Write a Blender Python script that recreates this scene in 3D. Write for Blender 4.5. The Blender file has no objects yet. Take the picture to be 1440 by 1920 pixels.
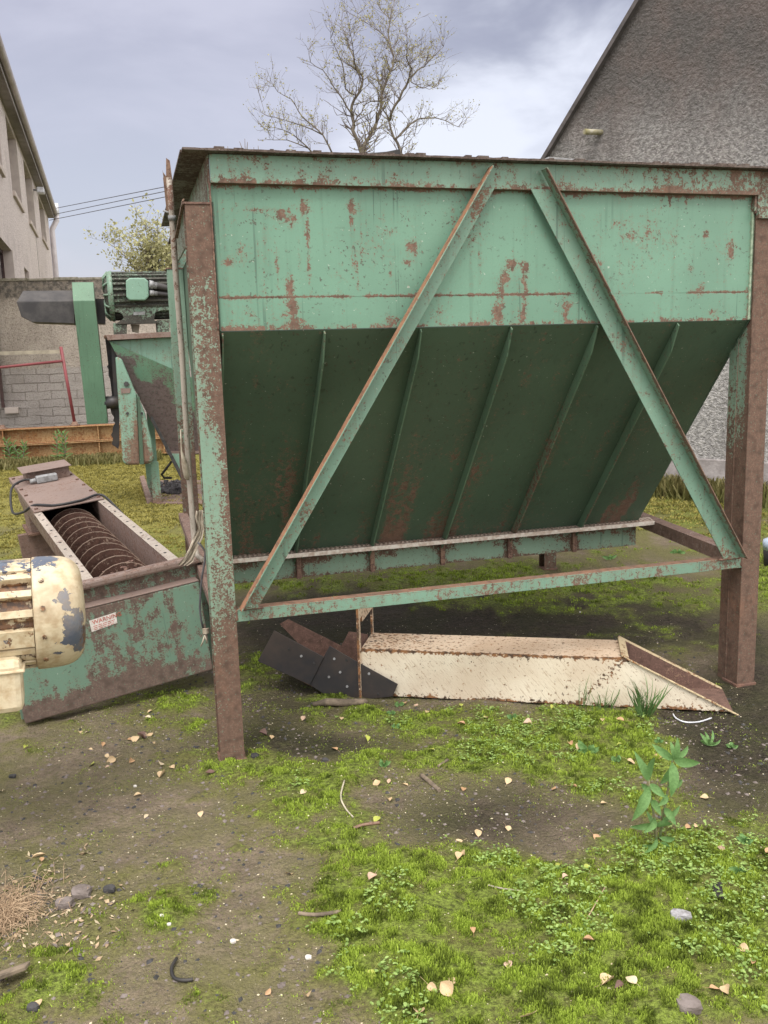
import bpy, bmesh, math, random
import numpy as np
from mathutils import Matrix, Vector
rnd = random.Random(7); rng = np.random.default_rng(7)
sc = bpy.context.scene; COL = sc.collection
# ---------------------------------------------------------------- camera model
FPX, PITCH, ROLL, CAMH = 1671.43, 0.175, -0.0295, 1.65
CAM = np.array([0, 0, CAMH])
cp, sp, cr, sr = math.cos(PITCH), math.sin(PITCH), math.cos(ROLL), math.sin(ROLL)
FW = np.array([0, cp, -sp]); UP0 = np.array([0, sp, cp]); RT0 = np.array([1., 0, 0])
RT = cr*RT0 + sr*UP0; UP = cr*UP0 - sr*RT0
def ray(px, py): return FW + RT*(px-720)/FPX - UP*(py-960)/FPX
def ip(px, py, n, p):
    d = ray(px, py); return CAM + d*(((np.array(p)-CAM) @ n)/(d @ n))
def gp(px, py, z=0.): return ip(px, py, np.array([0, 0, 1.]), (0, 0, z))
def yp(px, py, y): return ip(px, py, np.array([0, 1., 0]), (0, y, 0))
def to_px(P):
    d = P - CAM; zc = d @ FW
    return 720 + (d @ RT)/zc*FPX, 960 - (d @ UP)/zc*FPX, zc
# hopper frame
TH = 0.2748; OO = np.array([-0.7093, 3.4754, 0]); Uv = np.array([math.cos(TH), math.sin(TH), 0]); Vv = np.array([-math.sin(TH), math.cos(TH), 0]); Zv = np.array([0, 0, 1.])
def HW(u, v, z): return OO + Uv*u + Vv*v + Zv*z
def hl(P): q = np.asarray(P)-OO; return np.array([q @ Uv, q @ Vv, q[2]])
def vpl(px, py, v): return hl(ip(px, py, Vv, HW(0, v, 0)))

# ---------------------------------------------------------------- noise
def _h(i, j, k, s):
    n = (i*374761393 + j*668265263 + k*2147483647 + s*1274126177) & 0xFFFFFFFF
    n = ((n ^ (n >> 13))*1274126177) & 0xFFFFFFFF
    return ((n ^ (n >> 16)) & 0xFFFF)/65535.0
def vn(P, s=0):
    P = np.asarray(P, float); i0 = np.floor(P).astype(np.int64); f = P-i0; f = f*f*(3-2*f); r = 0
    for a in (0, 1):
        for b in (0, 1):
            for c in (0, 1):
                w = (f[:, 0] if a else 1-f[:, 0])*(f[:, 1] if b else 1-f[:, 1])*(f[:, 2] if c else 1-f[:, 2])
                r = r + w*_h(i0[:, 0]+a, i0[:, 1]+b, i0[:, 2]+c, s)
    return r
def fbm(P, o=4, s=0):
    r = 0; a = .5; P = np.asarray(P, float)
    for k in range(o): r = r + a*vn(P, s+k); P = P*2.03+7.1; a *= .5
    return r/(1-.5**o)
def sstep(a, b, x): t = np.clip((x-a)/(b-a), 0, 1); return t*t*(3-2*t)

# ---------------------------------------------------------------- object helpers
WM = {}
def tag(o, label, cat, group=None):
    o['label'] = label; o['category'] = cat
    if group: o['group'] = group
    return o
def empty(name, label, cat, loc=(0, 0, 0), rot=None, group=None):
    o = bpy.data.objects.new(name, None); COL.objects.link(o); o.empty_display_size = .05
    M = Matrix.Translation(Vector(loc)) @ (rot.to_4x4() if rot is not None else Matrix())
    o.matrix_world = M; WM[o.name] = M
    return tag(o, label, cat, group)
class MB:
    def __init__(s): s.v = []; s.f = []; s.m = []; s.sm = []
    def add(s, V, F, mi=0, smooth=False):
        b = len(s.v); s.v += [tuple(map(float, p)) for p in V]; s.f += [tuple(b+i for i in q) for q in F]
        s.m += [mi]*len(F); s.sm += [smooth]*len(F); return s
    def box(s, lo, hi, step=None, fr=None, mi=0):
        lo = np.array(lo, float); hi = np.array(hi, float); lo, hi = np.minimum(lo, hi), np.maximum(lo, hi)
        n = [1, 1, 1] if step is None else [max(1, min(200, int(round((hi[i]-lo[i])/step)))) for i in range(3)]
        g = [np.linspace(lo[i], hi[i], n[i]+1) for i in range(3)]; idx = {}; V = []
        def P(i, j, k):
            if (i, j, k) not in idx: idx[i, j, k] = len(V); V.append((g[0][i], g[1][j], g[2][k]))
            return idx[i, j, k]
        F = []
        for a in range(3):
            b, c = (a+1) % 3, (a+2) % 3
            for side in (0, n[a]):
                for i in range(n[b]):
                    for j in range(n[c]):
                        q = []
                        for di, dj in ((0, 0), (1, 0), (1, 1), (0, 1)):
                            t = [0, 0, 0]; t[a] = side; t[b] = i+di; t[c] = j+dj; q.append(P(*t))
                        F.append(q if side else q[::-1])
        if fr is not None: V = [fr[0]+fr[1]*x+fr[2]*y+fr[3]*z for x, y, z in V]
        return s.add(V, F, mi)
    def prism(s, poly, d, mi=0, smooth=False):
        """poly: list of 3d points; d: extrusion vector"""
        A = [np.array(p, float) for p in poly]; d = np.array(d, float); n = len(A)
        nn = sum((np.cross(A[i]-A[0], A[(i+1) % n]-A[0]) for i in range(n)), np.zeros(3))
        if nn @ d > 0: A = A[::-1]
        V = A+[p+d for p in A]; F = [tuple(range(n)), tuple(range(2*n-1, n-1, -1))]
        F += [(i, i+n, (i+1) % n+n, (i+1) % n) for i in range(n)]
        F = [F[0], F[1]]+[q[::-1] for q in F[2:]]
        b = len(s.f); s.add(V, F, mi)
        if smooth:
            for k in range(b+2, len(s.f)): s.sm[k] = True
        return s
    def quadgrid(s, a, b, c, d, nu, nv, mi=0, thick=None):
        """bilinear patch a-b-c-d with optional thickness vector"""
        a, b, c, d = [np.array(p, float) for p in (a, b, c, d)]
        V = []; F = []
        for lay in ((0, 1) if thick is not None else (0,)):
            for j in range(nv+1):
                for i in range(nu+1):
                    x, y = i/nu, j/nv
                    V.append((a*(1-x)+b*x)*(1-y)+(d*(1-x)+c*x)*y + (np.array(thick)*lay if thick is not None else 0))
        W = nu+1; K = W*(nv+1)
        for j in range(nv):
            for i in range(nu):
                q = (j*W+i, j*W+i+1, (j+1)*W+i+1, (j+1)*W+i); F.append(q)
                if thick is not None: F.append(tuple(K+t for t in q[::-1]))
        if thick is not None:
            for i in range(nu): F += [(i+1, i, K+i, K+i+1), (nv*W+i, nv*W+i+1, K+nv*W+i+1, K+nv*W+i)]
            for j in range(nv): F += [(j*W, (j+1)*W, K+(j+1)*W, K+j*W), ((j+1)*W+nu, j*W+nu, K+j*W+nu, K+(j+1)*W+nu)]
        return s.add(V, F, mi)
    def tube(s, pts, r, n=8, mi=0, cap=True, smooth=True):
        P = [np.array(p, float) for p in pts]; m = len(P)
        R = r if hasattr(r, '__len__') else [r]*m
        t0 = P[1]-P[0]; t0 = t0/(np.linalg.norm(t0)+1e-12)
        a = np.cross(t0, [0, 0, 1.]) if abs(t0[2]) < .9 else np.cross(t0, [1., 0, 0]); a /= np.linalg.norm(a)
        V = []
        for i in range(m):
            t = (P[min(i+1, m-1)]-P[max(i-1, 0)]); t = t/(np.linalg.norm(t)+1e-12)
            a = a - t*(a @ t); a /= np.linalg.norm(a)+1e-12; b = np.cross(t, a)
            for k in range(n):
                an = 2*math.pi*k/n; V.append(P[i]+R[i]*(a*math.cos(an)+b*math.sin(an)))
        F = [(i*n+k, i*n+(k+1) % n, (i+1)*n+(k+1) % n, (i+1)*n+k) for i in range(m-1) for k in range(n)]
        s.add(V, F, mi, smooth)
        if cap: b = len(s.v)-m*n; s.f += [tuple(b+k for k in range(n))[::-1], tuple(b+(m-1)*n+k for k in range(n))]; s.m += [mi]*2; s.sm += [False]*2
        return s
    def lathe(s, prof, o, ax, n=32, mi=0, smooth=True, ref=(0, 0, 1.)):
        """prof: list of (t, r) along axis"""
        ax = np.array(ax, float); ax /= np.linalg.norm(ax); a = np.cross(ax, ref)
        if np.linalg.norm(a) < 1e-3: a = np.cross(ax, (1., 0, 0))
        a /= np.linalg.norm(a); b = np.cross(ax, a); V = []
        for t, r in prof:
            for k in range(n):
                an = 2*math.pi*k/n; V.append(np.array(o)+ax*t+r*(a*math.cos(an)+b*math.sin(an)))
        m = len(prof); F = [(i*n+k, i*n+(k+1) % n, (i+1)*n+(k+1) % n, (i+1)*n+k) for i in range(m-1) for k in range(n)]
        F += [tuple(range(n))[::-1], tuple((m-1)*n+k for k in range(n))]
        bb = len(s.f); s.add(V, F, mi, smooth); s.sm[-1] = s.sm[-2] = False
        return s
    def bolt(s, p, n, r=.012, h=.01, mi=0):
        p = np.array(p, float); n = np.array(n, float); n = n/np.linalg.norm(n)
        a = np.cross(n, (.31, .2, .93)); a /= np.linalg.norm(a); b = np.cross(n, a)
        A = [p+r*(a*math.cos(k*math.pi/3)+b*math.sin(k*math.pi/3)) for k in range(6)]
        return s.prism(A, n*h, mi)
    def build(s, name, mats, parent=None, world=True, bevel=0, wear=None, hue=None, frame=None, sub=0, tint=None, fixn=True):
        V = np.array(s.v, float)
        if frame is not None: V = frame[0]+V[:, :1]*frame[1]+V[:, 1:2]*frame[2]+V[:, 2:3]*frame[3]
        M = WM[parent.name] if parent is not None else Matrix()
        me = bpy.data.meshes.new(name); 
        if world and parent is not None:
            I = np.array(M.inverted()); V = V @ I[:3, :3].T + I[:3, 3]
        me.from_pydata(V.tolist(), [], s.f)
        if not isinstance(mats, (list, tuple)): mats = [mats]
        for m in mats: me.materials.append(m)
        me.polygons.foreach_set('material_index', s.m); me.polygons.foreach_set('use_smooth', s.sm)
        me.update()
        if fixn:
            bm = bmesh.new(); bm.from_mesh(me); bmesh.ops.recalc_face_normals(bm, faces=bm.faces); bm.to_mesh(me); bm.free()
        if wear is not None or hue is not None or tint is not None: paint_attr(me, wear, hue, tint)
        o = bpy.data.objects.new(name, me); COL.objects.link(o)
        if parent is not None: o.parent = parent; WM[o.name] = M
        else: WM[o.name] = Matrix()
        if bevel:
            b = o.modifiers.new('edge', 'BEVEL'); b.width = bevel; b.segments = 2; b.limit_method = 'ANGLE'; b.angle_limit = math.radians(40)
        if sub: d = o.modifiers.new('sub', 'SUBSURF'); d.levels = d.render_levels = sub
        return o
def paint_attr(me, wear, hue, tint=None):
    n = len(me.loops); vi = np.zeros(n, np.int32); me.loops.foreach_get('vertex_index', vi)
    co = np.zeros(len(me.vertices)*3, np.float32); me.vertices.foreach_get('co', co); co = co.reshape(-1, 3)[vi].astype(float)
    pn = np.zeros(len(me.polygons)*3, np.float32); me.polygons.foreach_get('normal', pn); pn = pn.reshape(-1, 3)
    lt = np.zeros(len(me.polygons), np.int32); me.polygons.foreach_get('loop_total', lt); N = np.repeat(pn, lt, axis=0).astype(float)
    for nm, fn in (('wear', wear), ('hue', hue), ('tint', tint)):
        if fn is None: continue
        val = np.broadcast_to(np.asarray(fn(co, N), np.float32), (n,)).astype(np.float32)
        at = me.attributes.new(nm, 'FLOAT', 'CORNER'); at.data.foreach_set('value', np.ascontiguousarray(val))
def fast_mesh(name, V, F, mat, attrs=None, smooth=False, parent=None):
    V = np.asarray(V, np.float32); F = np.asarray(F, np.int32); k = F.shape[1]
    me = bpy.data.meshes.new(name); me.vertices.add(len(V)); me.vertices.foreach_set('co', V.ravel())
    me.loops.add(F.size); me.loops.foreach_set('vertex_index', F.ravel())
    me.polygons.add(len(F)); me.polygons.foreach_set('loop_start', np.arange(0, F.size, k, dtype=np.int32))
    try: me.polygons.foreach_set('loop_total', np.full(len(F), k, np.int32))
    except Exception: pass
    me.polygons.foreach_set('use_smooth', np.full(len(F), smooth))
    me.update(calc_edges=True); me.validate()
    for nm, (dom, val) in (attrs or {}).items():
        at = me.attributes.new(nm, 'FLOAT', dom); at.data.foreach_set('value', np.ascontiguousarray(val, dtype=np.float32))
    me.materials.append(mat); o = bpy.data.objects.new(name, me); COL.objects.link(o)
    if parent is not None:
        o.parent = parent; o.matrix_parent_inverse = WM[parent.name].inverted(); WM[o.name] = WM[parent.name]
    return o

# ---------------------------------------------------------------- materials
def nd(nt, t, ins=None, **pr):
    n = nt.nodes.new(t)
    for k, v in pr.items(): setattr(n, k, v)
    for k, v in (ins or {}).items():
        s = n.inputs[k]
        if isinstance(v, bpy.types.NodeSocket): nt.links.new(v, s)
        else: s.default_value = v
    return n
class MT:
    def __init__(s, name):
        s.m = bpy.data.materials.new(name); s.m.use_nodes = True; s.nt = s.m.node_tree; s.nt.nodes.clear()
        s.out = nd(s.nt, 'ShaderNodeOutputMaterial'); s.b = nd(s.nt, 'ShaderNodeBsdfPrincipled'); s.nt.links.new(s.b.outputs[0], s.out.inputs[0])
        s.co = nd(s.nt, 'ShaderNodeTexCoord').outputs['Object']
    def n(s, t, ins=None, **pr): return nd(s.nt, t, ins, **pr)
    def noise(s, sc_, det=4, ro=.6, co=None, mp=None, dist=0):
        c = co or s.co
        if mp: c = s.n('ShaderNodeMapping', {'Vector': c, 'Scale': mp}).outputs[0]
        return s.n('ShaderNodeTexNoise', {'Vector': c, 'Scale': sc_, 'Detail': det, 'Roughness': ro, 'Distortion': dist}).outputs[0]
    def vor(s, sc_, feat='F1', co=None, out=0, mp=None):
        c = co or s.co
        if mp: c = s.n('ShaderNodeMapping', {'Vector': c, 'Scale': mp}).outputs[0]
        return s.n('ShaderNodeTexVoronoi', {'Vector': c, 'Scale': sc_}, feature=feat).outputs[out]
    def ma(s, op, a, b=0., c=0.): return s.n('ShaderNodeMath', {0: a, 1: b, 2: c}, operation=op).outputs[0]
    def st(s, x, a, b, lo=0., hi=1.): return s.n('ShaderNodeMapRange', {0: x, 1: a, 2: b, 3: lo, 4: hi}, interpolation_type='SMOOTHSTEP').outputs[0]
    def mix(s, f, a, b, blend='MIX'):
        n = s.n('ShaderNodeMix', data_type='RGBA', blend_type=blend)
        for i, v in ((0, f), (6, a), (7, b)):
            if isinstance(v, bpy.types.NodeSocket): s.nt.links.new(v, n.inputs[i])
            else: n.inputs[i].default_value = v if i == 0 else (*v[:3], 1)
        return n.outputs[2]
    def at(s, nm): return s.n('ShaderNodeAttribute', attribute_name=nm).outputs['Fac']
    def fin(s, col, rough=.8, bump=None, dist=.004, strg=1., metal=0., spec=None, **kw):
        def st_(k, v):
            if isinstance(v, bpy.types.NodeSocket): s.nt.links.new(v, s.b.inputs[k])
            else: s.b.inputs[k].default_value = v
        st_('Base Color', col if isinstance(col, bpy.types.NodeSocket) else (*col, 1)); st_('Roughness', rough); st_('Metallic', metal)
        if spec is not None: st_('Specular IOR Level', spec)
        for k, v in kw.items(): st_(k, v)
        if bump is not None:
            bn = s.n('ShaderNodeBump', {'Height': bump, 'Distance': dist, 'Strength': strg}); s.nt.links.new(bn.outputs[0], s.b.inputs['Normal'])
        return s.m
def sc3(c, k): return tuple(min(1, x*k) for x in c)
def mpaint(name, g, base=.17, s1=7, s2=46, streak=.5, rough=.45, rd=(.145, .092, .068), ro=(.32, .15, .08), spk=.5):
    m = MT(name); n1 = m.noise(s1, 5, .62); n2 = m.noise(s2, 4, .65); n3 = m.noise(1.6, 3); sk = m.noise(1, 4, .6, mp=(26, 26, 1.6)); fine = m.noise(190, 2, .5)
    n4 = m.noise(150, 3, .6); v = m.ma('MULTIPLY_ADD', n1, .72, -.36); v = m.ma('MULTIPLY_ADD', n2, 1.15, m.ma('SUBTRACT', v, .575)); v = m.ma('MULTIPLY_ADD', n4, .85, m.ma('SUBTRACT', v, .425)); v = m.ma('MULTIPLY_ADD', sk, streak, m.ma('SUBTRACT', v, streak*.5))
    v = m.ma('ADD', m.ma('ADD', v, m.at('wear')), base)
    drip = m.ma('MULTIPLY', m.st(m.noise(1, 2, .4, mp=(55, 55, .8), dist=.35), .655, .69), m.st(n3, .45, .6)); spot = m.ma('MULTIPLY', m.st(m.noise(70, 3, .55), .62, .68), m.st(m.noise(3.3, 3, .6), .34, .6))
    rust = m.st(v, .44, .5); halo = m.st(v, .25, .45)
    gc = m.mix(m.st(n3, .35, .65), g, sc3(g, .82)); gc = m.mix(m.st(sk, .52, .75, 0, .35), gc, sc3(g, .5)); gc = m.mix(m.ma('MULTIPLY', m.st(fine, .3, .7), .25), gc, sc3(g, .78))
    gc = m.mix(m.ma('MULTIPLY', halo, .28), gc, (.2, .13, .09))
    gc = m.mix(m.ma('MULTIPLY', drip, .55), gc, sc3(g, .3)); gc = m.mix(m.ma('MULTIPLY', spot, .8), gc, (.07, .06, .045))
    gc = m.mix(m.st(m.noise(75, 2, .5, dist=.4), .735, .76, 0, spk), gc, (.55, .57, .5))
    h = m.ma('ADD', m.at('hue'), m.ma('MULTIPLY_ADD', m.noise(11, 4), 1.3, -.62))
    rc = m.mix(m.st(h, 0, 1), rd, ro); rc = m.mix(m.st(m.noise(120, 3), .38, .7, 0, .7), rc, sc3(rd, 1.7)); rc = m.mix(m.st(m.noise(30, 4), .45, .7, 0, .7), rc, sc3(rd, .5)); rc = m.mix(m.st(m.noise(95, 3, .6), .60, .66, 0, .45), rc, sc3(g, .7))
    col = m.mix(rust, gc, rc)
    hgt = m.ma('MULTIPLY_ADD', n2, .35, m.ma('MULTIPLY', rust, -.5)); hgt = m.ma('MULTIPLY_ADD', m.noise(160, 3), m.ma('MULTIPLY_ADD', rust, .5, .06), hgt)
    return m.fin(col, m.ma('MULTIPLY_ADD', rust, .38, rough), hgt, .0025, .7, spec=.4)
GREEN = (.155, .298, .216)
P_panel = mpaint('weathered green paint', GREEN, base=.125, streak=.62)
P_beam = mpaint('worn green paint on beams', (.18, .31, .235), base=.2)
P_dark = mpaint('darker green paint', (.072, .122, .082), base=.1, s1=4, streak=.35)  # darker version of the hopper green for undersides and inner panels
P_post = mpaint('flaking green paint on posts', (.2, .31, .235), base=.22, s1=6, s2=55, streak=.25, rd=(.115, .071, .052), ro=(.27, .125, .07))
P_conv = mpaint('peeling green paint on conveyor', (.16, .265, .2), base=.19, s1=6, s2=32, streak=.8, rd=(.12, .085, .07))
P_purp = mpaint('old purple brown rust', (.235, .175, .155), base=.3, s1=6, streak=.2, rd=(.16, .105, .085), ro=(.26, .13, .085))
P_rim = mpaint('dark rim rust', (.1, .08, .07), base=.36, s1=8, rd=(.07, .05, .042), ro=(.14, .08, .055))
P_grime = mpaint('oily dark green paint', (.16, .27, .2), base=.34, s1=9, s2=40, rd=(.045, .042, .036), ro=(.17, .1, .07), streak=.3)
P_rust = mpaint('orange brown rust', (.24, .15, .105), base=.38, s1=8, rd=(.12, .07, .055), ro=(.33, .16, .085), streak=.3)
P_mill = mpaint('mill green paint', (.2, .345, .265), base=.16, s1=8, streak=.4)
P_guard = mpaint('cleaner green paint', (.1, .195, .125), base=-.02, s1=6, streak=.2)
P_red = mpaint('faded red paint', (.25, .06, .07), base=.12, rd=(.16, .08, .07))
def mcream():
    m = MT('chipped cream paint'); n1 = m.noise(13, 6, .68); n2 = m.noise(40, 4); v = m.ma('ADD', m.ma('MULTIPLY_ADD', n1, 1.9, -.95), m.ma('ADD', m.ma('MULTIPLY_ADD', n2, .6, -.3), m.at('wear')))
    base = m.mix(m.st(m.noise(30, 4), .42, .68, 0, .75), (.56, .48, .33), (.4, .29, .17)); base = m.mix(m.st(m.noise(6, 3), .45, .7, 0, .6), base, (.62, .55, .41))
    c = m.mix(m.st(v, .4, .43), base, m.mix(m.st(m.noise(5, 2), .4, .6), (.075, .09, .125), (.12, .15, .2)))
    c = m.mix(m.st(m.noise(4, 5, .7), .42, .7, 0, .6), c, (.25, .18, .1)); v2 = m.ma('ADD', m.ma('MULTIPLY_ADD', m.noise(26, 5, .7), 1.9, -.85), m.at('hue')); c = m.mix(m.st(v2, .35, .45), c, m.mix(m.st(n2, .4, .6), (.075, .045, .03), (.2, .1, .045)))
    return m.fin(c, .5, m.ma('ADD', m.ma('MULTIPLY', m.st(v, .4, .43), -.6), m.noise(90, 3)), .0025, .6)
P_cream = mcream()
def mchute(name='cream paint running with rust', diag=True):
    m = MT(name); c = m.co
    rot = m.n('ShaderNodeMapping', {'Vector': c, 'Rotation': (0, math.radians(38), 0)}).outputs[0]
    sk = m.noise(1, 4, .6, co=rot, mp=(190, 80, 17)); sp_ = m.noise(55, 4, .7); lo = m.noise(3, 3)
    base = m.mix(m.st(lo, .35, .7), (.68, .62, .5), (.57, .485, .375)) if diag else m.mix(m.st(lo, .35, .7), (.62, .5, .38), (.5, .38, .275))
    base = m.mix(m.st(sk, .53, .68, 0, .6 if diag else .3), base, (.28, .17, .09)); v = m.ma('ADD', m.ma('MULTIPLY_ADD', sp_, 1.45, -.68), m.at('wear'))
    c2 = m.mix(m.st(v, .2, .29), base, m.mix(m.st(m.noise(25, 3), .4, .6), (.065, .038, .025), (.25, .12, .05)))
    return m.fin(c2, .6, m.ma('MULTIPLY_ADD', sp_, -.6, m.noise(150, 2)), .002, .6)
P_chute = mchute(); P_chtop = mchute('cream paint with grime', False)
def simple(name, c, rough=.7, c2=None, s=20, bump=.3, dist=.002, spec=.4, det=5, **kw):
    m = MT(name); n = m.noise(s, det, .62); col = m.mix(m.st(n, .35, .68), c, c2 or sc3(c, .6)); return m.fin(col, rough, m.noise(s*5, 4), dist, bump, spec=spec, **kw)
P_black = simple('black rubber', (.018, .018, .019), .55, (.05, .045, .042), 7)
P_blkst = simple('blackened steel', (.022, .022, .026), .5, (.055, .042, .036), 4, spec=.5)
P_hood = simple('dusty black plastic', (.028, .027, .029), .6, (.06, .056, .055), 6)
P_cable = simple('black cable', (.03, .03, .032), .5)
P_gcable = simple('grey cable', (.1, .1, .11), .5)
P_grey = simple('grey metal', (.3, .31, .32), .45, (.17, .17, .17), 30)
P_white = simple('white plastic', (.62, .64, .68), .5, (.45, .46, .5), 15)
P_steel = simple('bare steel edge', (.62, .58, .52), .5, (.42, .33, .27), 40)
P_wood = simple('weathered wood', (.24, .19, .14), .9, (.1, .08, .06), 18, bump=.8)
P_sack = simple('dirty white sacking', (.5, .45, .36), .9, (.3, .25, .19), 25, bump=.6)
P_dry = simple('dry straw', (.43, .32, .21), .9, (.32, .22, .14), 30)
P_stone = simple('grey stone', (.33, .33, .35), .9, (.16, .15, .15), 60, bump=.7)
P_stone2 = simple('brown stone', (.2, .17, .16), .9, (.12, .1, .09), 30, bump=.7)
P_dstone = simple('dark stone', (.06, .058, .06), .8, (.03, .03, .03), 30, bump=.7)
P_bark = simple('grey bark', (.17, .145, .11), .95, (.1, .085, .065), 8, bump=.8, dist=.01)
P_twig = simple('twig bark', (.17, .14, .12), .95, (.12, .1, .085), 8)
P_glass = simple('window glass', (.02, .022, .026), .08, (.03, .03, .035), 3, bump=0., spec=.7)
P_brownfr = simple('brown window frame', (.07, .035, .032), .5)
P_gut = simple('grey plastic gutter', (.45, .41, .43), .5, (.36, .32, .33), 3)
P_soffit = simple('soffit board', (.27, .245, .24), .7, (.2, .18, .175), 3)
P_slate = simple('roof slate', (.08, .08, .09), .7, (.05, .05, .055), 10)
P_stick = simple('sticker', (.7, .68, .65), .5, (.55, .5, .46), 40)
P_ink = simple('red ink', (.5, .09, .06), .6)
P_pale = simple('pale timber', (.4, .36, .28), .8, (.28, .25, .2), 10)
P_coal = simple('coal slag', (.05, .045, .048), .75, (.02, .02, .022), 40, bump=.9)
def mleaf(name, a, b, tr=.0):
    m = MT(name); n = m.noise(60, 3); c = m.mix(m.st(n, .35, .65), a, b); r = m.fin(c, .6, m.noise(150, 3), .001, .4); return r
LEAFM = {'tan': mleaf('tan dead leaf', (.58, .45, .28), (.45, .32, .18)), 'orange brown': mleaf('orange brown dead leaf', (.52, .35, .2), (.38, .21, .11)), 'pale cream': mleaf('pale dead leaf', (.6, .52, .37), (.48, .38, .25)), 'pinkish tan': mleaf('pinkish dead leaf', (.58, .43, .32), (.42, .28, .2)), 'yellow green': mleaf('yellow green leaf', (.4, .42, .08), (.28, .33, .06)), 'dark brown': mleaf('dark dead leaf', (.16, .09, .07), (.1, .06, .05))}
def mveg(name, a, b, c3=None):
    m = MT(name); t = m.at('tint'); col = m.mix(t, a, b)
    fn_ = m.noise(130, 3, .6); col = m.mix(m.st(fn_, .3, .7, 0, .5), col, m.mix(.5, a, (.02, .03, .01)))
    if c3: col = m.mix(m.st(t, .86, .9), col, c3)
    r = m.fin(col, .6, None, spec=.25)
    tr = m.n('ShaderNodeBsdfTranslucent', {'Color': m.mix(.5, col, b)}); mx = m.n('ShaderNodeMixShader', {0: .25, 1: m.b.outputs[0], 2: tr.outputs[0]}); m.nt.links.new(mx.outputs[0], m.out.inputs[0])
    return r
V_moss = mveg('moss', (.055, .075, .013), (.5, .66, .095))
V_mossfar = mveg('yellow moss', (.08, .08, .022), (.5, .44, .12))
V_clov = mveg('chickweed leaves', (.17, .27, .06), (.38, .53, .17))
V_herb = mveg('herb leaves', (.1, .21, .06), (.2, .36, .13))
V_grass = mveg('grass blades', (.07, .15, .045), (.16, .27, .09))
V_far = mveg('dry weeds', (.13, .14, .04), (.26, .22, .1), (.22, .09, .05))
V_bud = mveg('young tree leaves', (.28, .26, .1), (.46, .43, .2))
V_tree2 = mveg('spring tree leaves', (.34, .34, .15), (.58, .56, .32))
def mconcrete():
    m = MT('weathered blockwork'); gz = m.n('ShaderNodeSeparateXYZ', {0: m.co}).outputs
    bv = m.n('ShaderNodeCombineXYZ', {0: gz[0], 1: gz[2], 2: 0.}).outputs[0]
    wob = m.n('ShaderNodeVectorMath', {0: bv, 1: m.n('ShaderNodeVectorMath', {0: m.n('ShaderNodeTexNoise', {'Vector': m.co, 'Scale': 4., 'Detail': 3.}).outputs[1], 'Scale': .07}, operation='SCALE').outputs[0]}, operation='ADD').outputs[0]
    br = m.n('ShaderNodeTexBrick', {'Vector': wob, 'Color1': (.47, .435, .41, 1), 'Color2': (.38, .35, .33, 1), 'Mortar': (.27, .24, .215, 1), 'Scale': 1., 'Mortar Size': .009, 'Mortar Smooth': .5, 'Brick Width': .45, 'Row Height': .15})
    low = m.st(m.ma('MULTIPLY_ADD', m.noise(3, 3), .12, gz[2]), 1.66, 1.62)
    rend = m.mix(m.st(m.noise(2.2, 5, .65), .35, .65), (.5, .445, .39), (.37, .325, .28)); rend = m.mix(m.st(m.noise(26, 4), .5, .72, 0, .7), rend, (.14, .12, .105))
    blk = m.mix(m.ma('MULTIPLY', m.st(m.noise(2.1, 4, .7), .42, .58), .75), br.outputs[0], (.4, .37, .345)); blk = m.mix(m.st(m.noise(1.3, 5, .7), .45, .7, 0, .6), blk, (.27, .245, .22)); c = m.mix(low, rend, blk); c = m.mix(m.st(m.noise(45, 4, .7), .48, .7, 0, .7), c, (.15, .135, .125)); c = m.mix(m.st(m.noise(70, 2), .68, .72, 0, .8), c, (.55, .53, .5))
    top = m.st(m.ma('MULTIPLY_ADD', m.noise(5, 4), .3, gz[2]), 2.93, 3.02); c = m.mix(top, c, m.mix(m.st(m.noise(12, 4), .4, .6), (.12, .11, .1), (.25, .22, .19)))
    h = m.ma('MULTIPLY_ADD', m.ma('MULTIPLY', m.ma('MULTIPLY', br.outputs['Fac'], m.st(m.noise(2.1, 4, .7), .62, .45)), low), -1.4, m.ma('MULTIPLY_ADD', m.noise(40, 4, .7), 1., m.noise(9, 4)))
    return m.fin(c, .95, h, .03, .8, spec=.15)
P_wall = mconcrete()
def mharl(name, a, b, sc_, dist, dimtop_streaks=0):
    m = MT(name); n = m.noise(sc_, 5, .68); v = m.vor(sc_*.9)
    c = m.mix(m.st(n, .41, .6), b, a); c = m.mix(m.st(m.noise(1.1, 4, .6), .45, .75, 0, .55), c, sc3(b, .8))
    if dimtop_streaks:  # dimming of the light up the wall, painted as colour, plus damp streaks
        z = m.n('ShaderNodeSeparateXYZ', {0: m.co}).outputs[2]; s_ = m.st(m.ma('MULTIPLY_ADD', m.noise(.7, 5, .6), 1.8, z), 3.6, 5.6, 0, .85)
        c = m.mix(s_, c, m.mix(m.st(m.noise(2.5, 3), .4, .65), (.1, .09, .085), (.14, .11, .1))); c = m.mix(m.st(m.noise(1., 4, .6, mp=(2.6, 2.6, .22)), .5, .72, 0, .45), c, (.15, .14, .135))
    h = m.ma('MULTIPLY_ADD', m.noise(sc_*2.6, 3, .6), .7, m.ma('MULTIPLY_ADD', v, -.12, m.ma('MULTIPLY', n, 1.7))); return m.fin(c, .95, h, dist, 1., spec=.15)
P_harl = mharl('grey wet dash harling', (.64, .625, .61), (.36, .35, .345), 21, .06, 1)
P_house = mharl('pinkish roughcast', (.72, .65, .625), (.55, .49, .47), 16, .03)
P_plinth = simple('smooth cement plinth', (.36, .335, .33), .9, (.22, .2, .195), 6, bump=.5, dist=.01)
P_smooth = simple('smooth cement trim', (.5, .44, .4), .85, (.42, .36, .33), 4)
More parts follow.
